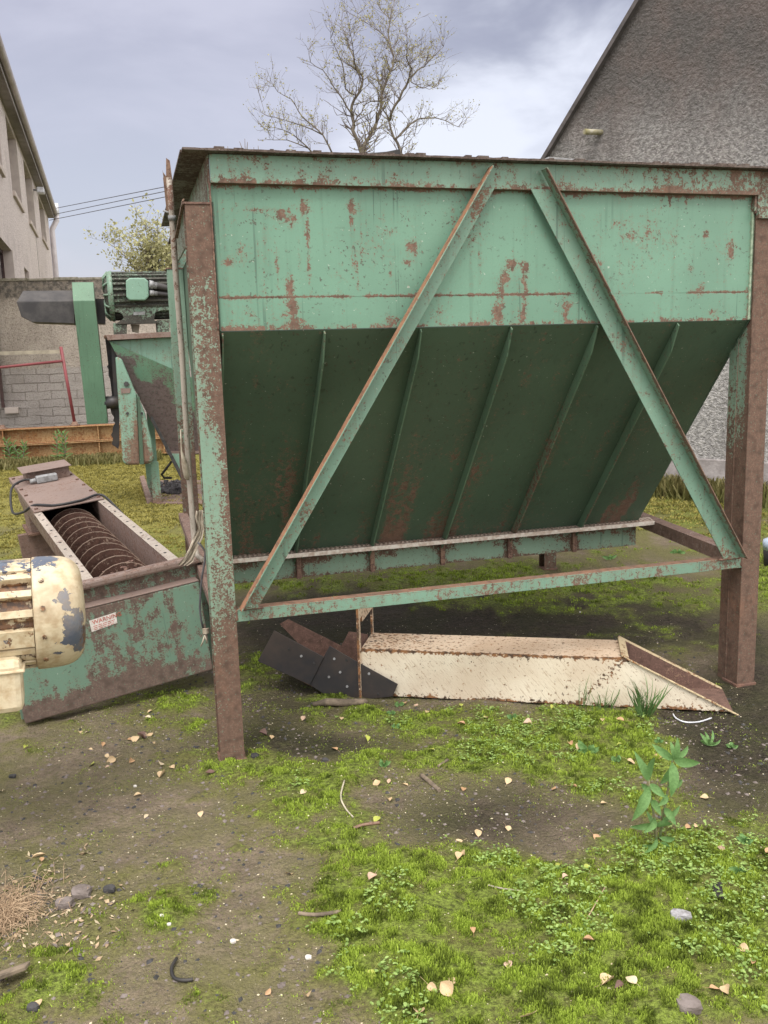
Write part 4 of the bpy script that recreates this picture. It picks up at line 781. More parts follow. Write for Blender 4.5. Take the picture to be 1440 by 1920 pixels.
# ragged dark rubber strip between guard and casing
L = [(197, 634), (208, 640)]; Rr = []
for k in range(34): y = 648+k*5.6; L.append((202+3.5*math.sin(k*.55)+k*.36+rnd.uniform(-2.2, 2.2), y)); 
L2_ = [(226+k*.6, 840-k*18) for k in range(10)]
ml(MB().prism(vp(L+[(222, 842)]+[(224-0.2*k, 830-k*19) for k in range(10)], 7.1), (0, .12, 0)), 'drive_belt', P_blkst)
A = vpl(196, 755, 7.05); ml(MB().lathe([(0, .07), (.2, .07)], A, (1, 0, 0), 16), 'drive_shaft', P_blkst)
A = vpl(195, 632, 7.05); ml(MB().lathe([(0, .02), (.12, .02)], A, (1, 0, 0), 8), 'drive_shaft', P_rust)
# legs and foot
for L, v in (([(272, 868), (283, 870), (288, 943), (276, 908)], 7.25), ([(283, 866), (297, 866), (304, 944), (287, 944)], 7.08)): ml(MB().prism(vp(L, v), (0, .05, 0)), 'leg', P_mill, wear=lambda c, N: .05+.4*sstep(.25, 0., c[:, 2]), bevel=.003)
p = [gp(262.5, 902), gp(271, 900), gp(287, 945), gp(275.6, 946)]; ml(MB().prism([hl(q)*np.array([1, 1, 0])+np.array([0, 0, .07]) for q in p], (0, 0, -.08)), 'foot_channel', P_purp, wear=lambda c, N: .2+0*c[:, 0], bevel=.004)
p = [gp(288, 946), gp(300, 903), gp(400, 903), gp(400, 947)]; ml(MB().prism([hl(q)*np.array([1, 1, 0])+np.array([0, 0, .02]) for q in p], (0, 0, -.03)), 'base_tray', P_purp, wear=lambda c, N: .2+0*c[:, 0])
mb = MB()
for k in range(120):
    q = gp(rnd.uniform(298, 345), rnd.uniform(908, 930)); r = rnd.uniform(.015, .04); mb.bolt((q[0], q[1], .02), (rnd.uniform(-.6, .6), rnd.uniform(-.6, .6), 1), r, r*1.1)
o = mb.build('coal_lumps', P_coal); o['kind'] = 'stuff'
ml(MB().box((.9, 7.0, 0), (1.0, 7.1, 1.85)), 'leg', P_mill); ml(MB().box((.9, 7.5, 0), (1.0, 7.6, 1.85)), 'leg', P_mill); ml(MB().box((-.05, 7.5, 0), (.03, 7.58, 1.85)), 'leg', P_mill)
A = [vpl(322, 865, 7.6), vpl(312, 878, 7.6), vpl(303, 890, 7.6), vpl(308, 896, 7.6), vpl(322, 896, 7.6)]; o = MB().tube([HW(*a) for a in A], .016, 6).build('hose_end', P_cable); tag(o, 'bent black hose end on the tray beneath the mill hopper', 'hose')

# ================================================================ BEAMS AND RED FRAME
def girder(z0, z1, v0, label):
    e = empty('steel_beam', label, 'beam', HW(-3, v0, z0), Matrix.Rotation(TH, 3, 'Z'), 'stacked rusty girders')
    def gb(mb, name): return mb.build(name, P_orange, e, frame=HF, bevel=.004, wear=lambda c, N: .25+.2*(N[:, 2] > .5), hue=lambda c, N: .35-.3*(N[:, 2] > .5))
    gb(MB().box((-4.5, v0, z1-.018), (1.2, v0+.26, z1), .2), 'top_flange'); gb(MB().box((-4.5, v0, z0), (1.2, v0+.26, z0+.016), .2), 'bottom_flange'); gb(MB().box((-4.5, v0+.12, z0+.016), (1.2, v0+.14, z1-.018), .2), 'web')
    for u in (-3.55, -2.3, -.78, .3): gb(MB().box((u-.008, v0+.01, z0+.016), (u+.008, v0+.12, z1-.018), .1), 'stiffener')
    return e
P_orange = mpaint('bright rusty girder', (.5, .33, .15), base=.22, s1=3, rd=(.22, .1, .045), ro=(.5, .27, .1), streak=.3)
girder(.335, .60, 12.5, 'upper rusty steel girder of the stack in front of the block wall'); girder(.05, .33, 12.5, 'lower rusty steel girder of the stack resting on the ground')
fr_ = empty('tube_frame', 'faded red tube frame standing on the rusty girders against the block wall', 'frame', HW(-1.12, 12.63, .6), Matrix.Rotation(TH, 3, 'Z'))
def rf(mb, name, mat): return mb.build(name, mat, fr_, frame=HF, wear=lambda c, N: .0+0*c[:, 0])
A = vpl(114, 650, 12.63); B = vpl(140, 794, 12.63); rf(MB().tube([A, B], .027, 10), 'upright', P_red); rf(MB().lathe([(0, .09), (.02, .09), (.02, .06), (.07, .04)], (B[0], 12.63, .6), (0, 0, 1), 12), 'foot_plate', P_rust)
A = vpl(117, 677, 12.6); B = vpl(-80, 697, 12.6); rf(MB().tube([A, B], .024, 10), 'mid_rail', P_red)
A = vpl(112, 656, 12.66); B = vpl(-80, 661, 12.66); rf(MB().prism([A, B, B+np.array([0, 0, -.06]), A+np.array([0, 0, -.06])], (0, .05, 0)), 'top_rail', P_pale)
A = vpl(-70, 650, 12.63); rf(MB().tube([(A[0], 12.63, A[2]), (A[0]+.1, 12.63, .6)], .035, 10), 'upright', P_red); q = vpl(3, 796, 12.62); rf(MB().lathe([(0, .09), (.02, .09), (.02, .06), (.07, .04)], (q[0], 12.63, .6), (0, 0, 1), 12), 'foot_plate', P_rust)

# ================================================================ BOUNDARY WALL
wa = math.radians(9); wd = np.array([math.cos(wa), math.sin(wa), 0]); wn = np.array([-wd[1], wd[0], 0]); WP = np.array([-6., 16.5, 0])
bw = empty('boundary_wall', 'tall grey concrete block wall with a rendered upper part behind the mill', 'wall', WP, Matrix.Rotation(wa, 3, 'Z'))
mb = MB().box((-6, 0, -.2), (15, .22, 3.13), .5); mb.build('blockwork', P_wall, bw, world=False)
mb = MB(); x = -6
while x < 15: l = rnd.uniform(.42, .47); mb.box((x+.004, -.015+rnd.uniform(-.004, .004), 3.13), (x+l, .235, 3.165+rnd.uniform(0, .02))); x += l
mb.build('coping', simple('mossy coping', (.3, .28, .24), .95, (.14, .13, .09), 12, bump=.8), bw, world=False, bevel=.006)

# ================================================================ HOUSES
hd = np.array([-0.28951, 0.95717, 0]); hn = np.array([.95717, .28951, 0]); KS = 1.75   # wall direction (away), outward normal (towards camera side)
Pc = CAM+(np.array([-7.63573, 22., 5.15559])-CAM)*KS; Pc[2] = 0
def hs(px, py, off=0.): q = ip(px, py, hn, Pc+hn*off)-Pc; return np.array([q @ hd, q[2]])
S0_ = -22.3; S1_ = -25.5
ho = empty('house', 'pinkish roughcast two storey house with grey gutter at the left beyond the wall', 'house', Pc, Matrix(((hn[0], hd[0], 0), (hn[1], hd[1], 0), (0, 0, 1))))
def hb(mb, name, mat, par=None, **k): return mb.build(name, mat, par or ho, world=False, **k)
zE = hs(80, 385)[1]+.05; s_end = hs(93, 440)[0]
wins = []
for (xa, ya, xb, yb) in ((72, 375, 88, 462), (45, 318, 68, 438), (12, 240, 41, 390)):
    pa, pb = hs(xa, ya), hs(xb, yb); wins.append((pa[0]+.0, pb[0], pb[1], zE-.12))
pa, pb = hs(-22, 330), hs(8.5, 331); wins.append((wins[-1][0]-(wins[-2][0]-wins[-1][0]), wins[-1][1]-(wins[-2][0]-wins[-1][0]), wins[-1][2], zE-.12))
g0 = hs(22, 470); wins.append((g0[0]-2.6, g0[0], .9, g0[1])); g1, g2 = hs(45, 500), hs(53, 512); wins.append((g1[0], g2[0], 3.0, g1[1]))
# wall built as panels round the openings
ys_ = sorted(set([S1_, S0_, s_end]+[w_[0] for w_ in wins]+[w_[1] for w_ in wins])); zs_ = sorted(set([-.3, 3.4, zE]+[w_[2] for w_ in wins]+[w_[3] for w_ in wins]))
mb = MB()
for i in range(len(ys_)-1):
    for j in range(len(zs_)-1):
        yc, zc2 = (ys_[i]+ys_[i+1])/2, (zs_[j]+zs_[j+1])/2
        if (yc < S0_ and zc2 < 3.4) or any(w_[0] < yc < w_[1] and w_[2] < zc2 < w_[3] for w_ in wins): continue
        mb.box((-.3, ys_[i], zs_[j]), (0, ys_[i+1], zs_[j+1]))
mb.box((-8, s_end-.3, -.3), (-.3, s_end, zE)); mb.box((-8, S1_, 3.4), (-.3, S1_+.3, zE)); mb.box((-8, S1_+.3, 3.4), (-.3, S0_, 3.6)); mb.box((-8, S0_, -.3), (-.3, S0_+.3, 3.4)); hb(mb, 'wall', P_house)
for k, (a, b, c_, d_) in enumerate(wins):
    if b < S1_+.2 or (b < S0_ and c_ < 3): continue
    mb = MB().box((-.22, a, c_), (-.17, a+.07, d_)); mb.box((-.22, b-.07, c_), (-.17, b, d_)); mb.box((-.22, a+.07, c_), (-.17, b-.07, c_+.07)); mb.box((-.22, a+.07, d_-.07), (-.17, b-.07, d_)); mb.box((-.22, (a+b)/2-.03, c_+.07), (-.17, (a+b)/2+.03, d_-.07))
    f_ = hb(mb, 'window', P_brownfr); hb(MB().box((-.215, a+.02, c_+.02), (-.2, b-.02, d_-.02)), 'pane', P_glass, f_)
    hb(MB().box((-.17, a-.04, c_-.11), (.06, b+.06, c_-.002)), 'sill', P_smooth, f_, bevel=.008); 
    mb = MB().box((-.17, b-.001, c_), (.012, b+.11, d_)); hb(mb, 'surround', P_smooth, f_)
ov_ = .2; zg = hs(100, 385, ov_+.1)[1]
hb(MB().box((-.0, S1_, zE-.0), (ov_, s_end+.1, zE+.02)), 'soffit', P_soffit)
hb(MB().box((ov_, S1_, zE-.03), (ov_+.025, s_end+.12, zE+.17)), 'fascia', P_soffit)
mb = MB(); pr = [(ov_+.09+.075*math.cos(a), zE+.15+.075*math.sin(a)*1.1) for a in np.linspace(math.pi, 2*math.pi, 9)]; pr2 = [(ov_+.09+.068*math.cos(a), zE+.15+.068*math.sin(a)*1.1) for a in np.linspace(2*math.pi, math.pi, 9)]
mb.prism([(x, S1_, z_) for x, z_ in pr+pr2], (0, s_end+.15-S1_, 0)); gut = hb(mb, 'gutter', P_gut)
mb = MB().prism([(ov_+.08, 0, zE+.18), (-4.2, 0, zE+3.0), (-8.4, 0, zE+.18)], (0, S1_-s_end-.1, 0)); mb.v = [(x, y+s_end+.1, z_) for x, y, z_ in mb.v]; hb(mb, 'roof', P_slate)
P_pipe = simple('pale grey downpipe', (.6, .57, .6), .5, (.5, .47, .5), 3); dpx = ov_+.09
hb(MB().tube([(dpx, s_end+.08, zE+.1), (dpx, s_end+.08, zE-.08), (.1, s_end+.06, zE-.42), (.1, s_end+.06, zE-.6), (.1, s_end+.06, 0)], .1, 12), 'downpipe', P_pipe, gut); hb(MB().tube([(dpx+.03, s_end+.16, zE+.1), (dpx+.03, s_end+.16, zE+.55)], .085, 12), 'vent_pipe', P_white, gut)
q = hs(76, 357, .2); fl = hb(MB().box((.1, q[0]-.18, q[1]-.09), (.3, q[0]+.18, q[1]+.07)), 'floodlight', P_white, bevel=.02); hb(MB().box((0, q[0]-.03, q[1]-.02), (.1, q[0]+.03, q[1]+.03)), 'bracket', P_grey, fl)
q0, q1 = hs(67, 441), hs(76, 524); hb(MB().box((.001, q0[0]-.015, q1[1]-1), (.006, q0[0]+.015, q0[1])), 'movement_joint', P_soffit)

# right-hand gable
ang = math.radians(-43); rd_ = np.array([math.cos(ang), math.sin(ang), 0]); rn = np.array([-rd_[1], rd_[0], 0]); r_ = ray(1300, 905); RP = CAM+r_/r_[1]*9.8; RP[2] = 0
gab = empty('gable_house', 'tall grey harled gable wall rising behind the hopper at the right', 'house', RP, Matrix(((rd_[0], rn[0], 0), (rd_[1], rn[1], 0), (0, 0, 1))))
def rs(px, py, off=0.): q = ip(px, py, rn, RP+rn*off)-RP; return np.array([q @ rd_, q[2]])
A, B = rs(1025, 300), rs(1204, 0); sl = (B[1]-A[1])/(B[0]-A[0]); ez0 = 2.9; xe = A[0]-(A[1]-ez0)/sl; xr = xe+5.2; zr_ = ez0+sl*5.2
def gbld(mb, name, mat, par=None, **k): return mb.build(name, mat, par or gab, world=False, **k)
gbld(MB().prism([(xe, 0, .415), (xe, 0, ez0), (xr, 0, zr_), (xr+5.2, 0, ez0), (xr+5.2, 0, .415)], (0, 6, 0)), 'gable_wall', P_harl)
gbld(MB().box((xe-.02, -.03, -.5), (xr+5.2, .3, .42)), 'plinth', P_plinth, bevel=.01)
dsl = np.array([1, 0, sl]); dsl /= np.linalg.norm(dsl); nsl = np.array([-dsl[2], 0, dsl[0]])
fr = (np.array([xe, 0, ez0]), dsl, np.array([0, 1., 0]), nsl); Lr = math.hypot(5.2, zr_-ez0)
rf_ = gbld(MB().box((-.4, -.06, .0), (Lr, 6.1, .035), None, fr), 'roof', P_slate); gbld(MB().box((-.4, -.07, -.006), (Lr, -.001, .04), None, fr), 'verge', simple('dark verge mortar', (.1, .09, .09), .9, (.06, .055, .055), 10), rf_)
fr = (np.array([xr, 0, zr_]), np.array([dsl[0], 0, -dsl[2]]), np.array([0, 1., 0]), np.array([dsl[2], 0, dsl[0]])); gbld(MB().box((0, -.06, 0), (Lr+.4, 6.1, .035), None, fr), 'roof', P_slate)
q0, q1 = rs(1112, 249), rs(1144, 247); q0 = rs(1128, 248)
yl = np.array([q0[0], 0, q0[1]]); wpipe = gbld(MB().tube([yl+np.array([.0, .02, 0]), yl+np.array([-.09, -.22, -.01])], .03, 10), 'overflow_pipe', simple('yellowed pipe', (.38, .36, .29), .6, (.22, .2, .09), 9))
# cables from house to gable
for k, (x0, y0_, x1, y1_) in enumerate(((97, 393, 311, 350), (95, 404, 311, 358.5), (95, 413, 311, 369))):
    A = yp(x0, y0_, 37); A = Pc+hn*.05+hd*(s_end-.2); A[2] = yp(x0, y0_, A[1])[2]; B = yp(x1, y1_, 27.); Cx = ip(1062, 350+9*k, rn, RP); P = [A*(1-t)+B*t for t in np.linspace(0, 1, 16)]+[B*(1-t)+Cx*t for t in np.linspace(.05, 1, 12)]
    tag(MB().tube(P, .012, 5).build('overhead_cable', P_gcable), ('highest', 'middle', 'lowest')[k]+' of the three thin black cables crossing the sky by the left house', 'cable', 'overhead cables')

# ================================================================ TREES
def z8(L): return [(480+x/3.4286, y/3.4286) for x, y in L]
TY = 24.
LIMBS = [(z8([(682,1029),(678,985),(650,900),(622,840),(628,790),(612,710),(632,640),(680,550),(685,490),(650,450),(632,400),(610,330),(585,260),(545,160)]), .075),
 (z8([(682,1029),(690,945),(730,880),(772,800),(805,690),(808,600),(850,500),(880,430),(885,370),(860,290),(850,200),(862,120),(890,10)]), .07),
 (z8([(945,1029),(925,960),(888,890),(855,780),(815,705),(800,660)]), .065), (z8([(858,775),(892,680),(940,590),(985,500),(1000,440),(965,370),(970,290),(965,190)]), .05),
 (z8([(895,895),(960,830),(1030,772),(1090,760),(1150,755),(1220,775),(1300,815),(1355,765)]), .035), (z8([(985,500),(1040,450),(1080,430),(1140,365),(1205,300),(1180,240)]), .03),
 (z8([(490,985),(430,868),(330,780),(270,710),(230,640),(140,590),(90,530)]), .03), (z8([(360,980),(290,910),(220,855),(120,820),(55,830)]), .026), (z8([(430,868),(290,805),(180,770),(60,740),(10,570)]), .022), (z8([(350,960),(200,900),(110,900),(85,885)]), .02),
 (z8([(622,740),(560,640),(500,560),(430,450),(350,400),(335,320)]), .03), (z8([(632,610),(575,570),(560,430),(520,330),(480,250),(490,170)]), .028), (z8([(885,360),(850,260),(790,200),(740,165),(650,110),(655,90)]), .022), (z8([(1000,530),(1060,565),(1115,575),(1170,550)]), .016),
 (z8([(800,650),(740,650),(690,680),(660,640)]), .025), (z8([(640,450),(625,330),(610,230),(600,160)]), .02), (z8([(808,580),(775,480),(770,400),(765,320)]), .026), (z8([(890,400),(930,390),(965,430),(1010,400),(1060,330)]), .022), (z8([(970,1000),(990,900),(1040,860)]), .012), (z8([(760,980),(765,900),(790,860)]), .01), (z8([(860,120),(800,60),(760,-10)]), .014)]
def grow_tree(limbs, Y, dj, ntw, lens, seed, upb=.6):
    r = random.Random(seed); trunk = MB(); twigs = MB(); buds = []; nodes = []
    for L, r0 in limbs:
        n = len(L); off = r.uniform(-dj, dj); P = []
        for i, (x, y) in enumerate(L): P.append(yp(x, y, Y+off*i/max(1, n-1)))
        # densify
        Q = []; 
        for i in range(n-1):
            for t in (0, .5): Q.append(P[i]*(1-t)+P[i+1]*t+(np.array([r.uniform(-.02, .02) for _ in range(3)]) if t else 0))
        Q.append(P[-1]); m = len(Q); R = [.74*r0*(1-.85*i/(m-1)) for i in range(m)]; trunk.tube(Q, R, 7)
        for i, q in enumerate(Q): nodes.append((q, R[i], Q[min(i+1, m-1)]-Q[max(i-1, 0)]))
    def twig(p, d, ln, rad, depth):
        n = max(3, int(ln/.16)); Q = [p]; d = d/np.linalg.norm(d)
        for i in range(n):
            d = d+np.array([r.gauss(0, .16), r.gauss(0, .16), r.gauss(.07*upb, .12)]); d /= np.linalg.norm(d); Q.append(Q[-1]+d*ln/n)
        twigs.tube(Q, [rad*(1-.6*i/n) for i in range(n+1)], 4, cap=False)
        if depth > 0:
            for k in range(r.randint(2, 4)):
                i = r.randint(1, n); dd = Q[i]-Q[i-1]; e = np.array([r.gauss(0, .7), r.gauss(0, .7), r.gauss(.25, .5)]); twig(Q[i], dd/np.linalg.norm(dd)*.8+e*.7, ln*r.uniform(.35, .65), rad*.65, depth-1)
        for i in range(2, n+1):
            if r.random() < (.55 if i < n else 1): buds.append((Q[i], d))
    for k in range(ntw):
        q, R, t = r.choice(nodes)
        if R > .06: continue
        t = t/(np.linalg.norm(t)+1e-9); e = np.array([r.gauss(0, 1), r.gauss(0, 1), r.gauss(.35, .6)]); e -= t*(e @ t)*.6; twig(q, t*.5+e*.8+np.array([0, 0, .35*upb]), r.uniform(*lens), max(.0052, R*.34), 1)
    return trunk, twigs, buds
def leafclump(buds, size, seed, lo=1, hi=3, spread=.03):
    r = random.Random(seed); V = []; F = []; T = []
    for p, d in buds:
        for k in range(r.randint(lo, hi)):
            c = p+np.array([r.gauss(0, spread) for _ in range(3)]); a = np.array([r.gauss(0, 1), r.gauss(0, 1), r.gauss(.5, .7)]); a /= np.linalg.norm(a); b = np.cross(a, [r.gauss(0, 1), r.gauss(0, 1), r.gauss(0, 1)]); b /= np.linalg.norm(b); s_ = size*r.uniform(.5, 1.2); i = len(V)
            V += [c, c+a*s_*.5+b*s_*.28, c+a*s_, c+a*s_*.5-b*s_*.28]; F.append((i, i+1, i+2, i+3)); T.append(r.random())
    return np.array(V), np.array(F), np.array(T)
tp = yp(679, 300, TY); tr = empty('tree', 'nearly bare tree with tiny spring buds rising behind the middle of the hopper', 'tree', (tp[0], TY, 0))
trunk, twigs, buds = grow_tree(LIMBS, TY, 1.6, 600, (.25, .65), 5)
b0_ = yp(680, 300, TY); trunk.tube([(tp[0]+.1, TY, -.1), (tp[0]+.05, TY, 2.5), (tp[0]+.1, TY, 5), b0_], [.22, .17, .13, .08], 10); b1_ = yp(756, 300, TY); trunk.tube([(tp[0]+.05, TY, 2.5), (tp[0]+.6, TY, 4.5), b1_], [.13, .1, .068], 8)
for x_, y_ in ((625, 290), (585, 288), (582, 283)): e_ = yp(x_, y_, TY); trunk.tube([(tp[0]+.05, TY, 4.2), e_*.5+np.array([tp[0], TY, 5.0])*.5, e_], [.05, .04, .03], 6)
trunk.build('trunk', P_bark, tr, fixn=False); tw = twigs.build('twigs', P_twig, tr, fixn=False)
v, f, t = leafclump(buds, .06, 3, 0, 2); fast_mesh('buds', v, f, V_bud, {'tint': ('FACE', t)}, parent=tr)
# second tree, left behind
T2 = 30.; t2 = yp(290, 520, T2); tr2 = empty('tree', 'pale green spring tree beyond the wall left of the hopper', 'tree', (t2[0], T2, 0))
r2 = random.Random(11); L2_ = []
for k in range(15):
    x = 290+r2.gauss(0, 5); a = r2.uniform(-.75, .6); ln = r2.uniform(70, 165); L = [(295, 560)]
    for i in range(1, 6): L.append((295+math.sin(a)*ln*i/5+r2.gauss(0, 4), 560-(ln*.25+math.cos(a)*ln*.75)*i/5+r2.gauss(0, 3)))
    L2_.append((L, .05))
trunk, twigs, buds = grow_tree(L2_, T2, 1.2, 320, (.3, .75), 9, .4); trunk.tube([(t2[0], T2, -.1), yp(295, 560, T2)], [.2, .1], 8)
trunk.build('trunk', P_bark, tr2, fixn=False); twigs.build('twigs', P_twig, tr2, fixn=False); v, f, t = leafclump(buds, .13, 8, 2, 4, .09); fast_mesh('crown', v, f, V_tree2, {'tint': ('FACE', t)}, parent=tr2)
# slender shoots seen over the rim at the left
t3 = yp(458, 285, TY-1); tr3 = empty('sapling', 'few thin bare shoots just showing above the hopper rim left of the tree', 'sapling', (t3[0], TY-1, 0)); mb = MB()
for x, y, x1, y1 in ((458, 330, 459, 260), (459, 300, 449, 265), (459, 295, 464, 266), (474, 330, 476, 276), (484, 330, 484, 273), (427, 330, 427, 274)): A, B = yp(x, y, TY-1), yp(x1, y1, TY-1); mb.tube([A, (A+B)/2+np.array([.02, 0, 0]), B], [.02, .014, .006], 5)
A = yp(458, 330, TY-1); mb.tube([(A[0], TY-1, -.1), A], [.06, .025], 6); mb.build('stem', P_twig, tr3)

# ================================================================ SMALL THINGS
# conduit leaning in the gap, with its bend hooking over the conveyor rim
pts = [HW(*vpl(317, 333, .38)), HW(*vpl(322, 400, .40)), HW(*vpl(330, 520, .45)), HW(*vpl(341, 660, .5)), HW(*vpl(348, 780, .55)), HW(*vpl(355, 900, .62)), HW(*vpl(362, 990, .66)), HW(*vpl(365, 1025, .66)), HW(*vpl(370, 1042, .64)), HW(*vpl(380, 1050, .6))]
rod = empty('rusty_conduit', 'long rusty steel conduit leaning upright beside the left post, its top split', 'pipe', pts[-1])
P_rod = mpaint('rod rust and pale paint', (.42, .38, .33), base=.28, s1=9, rd=(.12, .07, .055), ro=(.3, .14, .07))
MB().tube(pts, .0125, 10).build('tube', P_rod, rod, wear=lambda c, N: .22*sstep(.9, 1.7, c[:, 2])-.06, hue=lambda c, N: .25+0*c[:, 0])
d = pts[0]-pts[1]; d /= np.linalg.norm(d); mb = MB(); mb.prism([pts[0]-Uv*.022, pts[0]-Uv*.008, pts[0]-Uv*.012+d*.02-Uv*.01, pts[0]-Uv*.024+d*.03], Vv*.004); mb.prism([pts[0]-Uv*.012, pts[0]+Uv*.012, pts[0]+Uv*.008+d*.065, pts[0]-Uv*.006+d*.075], Vv*.004); mb.prism([pts[0]-Uv*.024, pts[0]-Uv*.01, pts[1]-Uv*.008, pts[1]-Uv*.02], Vv*.004); mb.build('split_top', P_rust, rod)
mb = MB().lathe([(0, .016), (.02, .016)], pts[1]*.97+pts[2]*.03, pts[2]-pts[1], 12); q = pts[1]; mb.tube([q, q-Uv*.035+np.array([0, 0, .01])], .004, 6); mb.build('pipe_clip', P_grey, rod)
A = HW(*vpl(344, 805, .56)); B = HW(*vpl(343, 845, .56)); mb = MB(); mb.tube([A, A-Uv*.012, B-Uv*.006, HW(*vpl(346, 870, .58)), HW(*vpl(350, 895, .6)), HW(*vpl(352, 898, .61))], [.002, .003, .004, .014, .012, .006], 8); mb.build('tape_wrap', P_sack, rod)
# sacking
def cloth(poly, v, name, label):
    mb = MB(); rows = []
    for (xa, ya, xb, yb) in poly:
        row = []
        for i in range(9): t = i/8; p = vpl(xa+(xb-xa)*t, ya+(yb-ya)*t, v); row.append(HW(p[0], p[1]+.012*math.sin(t*19+ya*.1)+.006*math.sin(t*41), p[2]))
        rows.append(row)
    n = len(rows); V = [p for r in rows for p in r]; V2 = [p+Vv*.003 for p in V]; F = [(j*9+i, j*9+i+1, j*9+10+i, j*9+9+i) for j in range(n-1) for i in range(8)]; K = len(V)
    mb.add(V+V2, F+[tuple(K+k for k in f[::-1]) for f in F], smooth=True); o = mb.build(name, P_sack, None, fixn=False); tag(o, label, 'sacking'); return o
cloth([(368, 958, 384, 956), (366, 970, 383, 966), (371, 990, 383, 988), (366, 1000, 380, 1010), (360, 1015, 372, 1025), (354, 1030, 366, 1040), (344, 1046, 362, 1052), (332, 1060, 352, 1060)], .58, 'torn_sacking', 'torn off-white sacking caught between the leaning conduit and the left post')
A = [HW(*vpl(x, y, .12)) for x, y in ((371, 1017), (378, 1024), (385, 1034), (384, 1052), (379, 1080), (376, 1110), (374.5, 1140), (377, 1162), (381, 1178))]; cab = empty('grey_cable', 'thin grey cable looping down the back of the left post with a white knot', 'cable', A[-1])
MB().tube(A, .0042, 7).build('cord', P_gcable, cab); mb = MB(); 
for k in range(4): q = HW(*vpl(386, 1179+k*2.5, .1)); mb.tube([q-Uv*.012, q-Vv*.008, q+Uv*.012], .004, 6)
q = HW(*vpl(384, 1190, .1)); mb.tube([q, q+np.array([-.01, 0, -.03]), q+np.array([-.02, .0, -.05])], .003, 5); mb.tube([q, q+np.array([.008, 0, -.035])], .003, 5); mb.build('string_knot', P_sack, cab)
# black cable on the conveyor
Pcab = [CW(.56, 3.23, .585), CW(.47, 3.25, .60), CW(.36, 3.12, .57), CW(.31, 2.75, .46), CW(.36, 2.45, .5), CW(.43, 2.3, .563), CW(.55, 2.13, .566), CW(.72, 2.12, .568), CW(.86, 2.2, .568), CW(.91, 2.05, .52), CW(.99, 1.75, .36), CW(1.05, 1.4, .16), CW(1.1, 1.0, .0)]
def smooth_path(P, n=6):
    Q = []
    for i in range(len(P)-1):
        p0, p1, p2, p3 = P[max(0, i-1)], P[i], P[i+1], P[min(len(P)-1, i+2)]
        for k in range(n): t = k/n; Q.append(.5*((2*p1)+(p2-p0)*t+(2*p0-5*p1+4*p2-p3)*t*t+(3*p1-p0-3*p2+p3)*t**3))
    return Q+[P[-1]]
tag(MB().tube(smooth_path(Pcab), .009, 7).build('black_cable', P_cable), 'black cable running from the junction box across the conveyor cover and off its side', 'cable')
# bucket at right edge
q = gp(1441, 1062); bk = empty('bucket', 'dark bucket with a pale blue top half hidden past the right post', 'bucket', (q[0]+.06, q[1], 0))
c = np.array([q[0]+.06, q[1], 0]); MB().lathe([(0, .085), (.01, .09), (.13, .1), (.135, .09)], c, (0, 0, 1), 24).build('tub', P_black, bk); MB().lathe([(.128, .1), (.17, .105), (.2, .1), (.215, .06)], c, (0, 0, 1), 24).build('lid', simple('pale blue plastic', (.5, .6, .75), .3, (.4, .48, .6), 8), bk)

# fallen leaves -------------------------------------------------
def leafmesh(k):
    r = random.Random(50+k); n = 9; V = []; F = []; curl = r.uniform(.1, 1.3); fold = r.uniform(.1, 1.1); wd_ = r.uniform(.24, .46); tw_ = r.uniform(-.5, .5); kind = k % 3
    for i in range(n+1):
        t = i/n; w = wd_*math.sin(math.pi*t**(.75 if kind else 1.))**.9*(1.15 if kind == 1 else 1.)+.004; x = t; z_ = .16*curl*math.sin(t*2.6+.4*k)+.03
        for s_ in (-1, -.5, 0, .5, 1): a = tw_*t; yy = s_*w; zz = z_+abs(s_)**1.3*w*fold+.02*math.sin(9*t+4*s_+k); V.append((x, yy*math.cos(a)-.0, zz+yy*math.sin(a)*.6))
    for i in range(n):
        for j in range(4): F.append((i*5+j, i*5+j+1, i*5+6+j, i*5+5+j))
    mb = MB().add(V, F, smooth=True); z0 = V[2][2]; ln = r.uniform(.25, .75); mb.tube([(0.02, 0, z0), (-.12, .03, z0+.02), (-ln, .1*r.choice((-1, 1)), z0+r.uniform(0, .25))], [.016, .013, .012], 5)
    me = bpy.data.meshes.new('fallen_leaf'); me.from_pydata(mb.v, [], mb.f); me.polygons.foreach_set('use_smooth', mb.sm); me.update(); return me
LM = {}
def get_leaf(k, colname):
    if (k, colname) not in LM: m = leafmesh(k); m.materials.append(LEAFM[colname]); LM[k, colname] = m
    return LM[k, colname]
T_, O_, Pc_, K_, Yg, Dk = 'tan', 'orange brown', 'pale cream', 'pinkish tan', 'yellow green', 'dark brown'
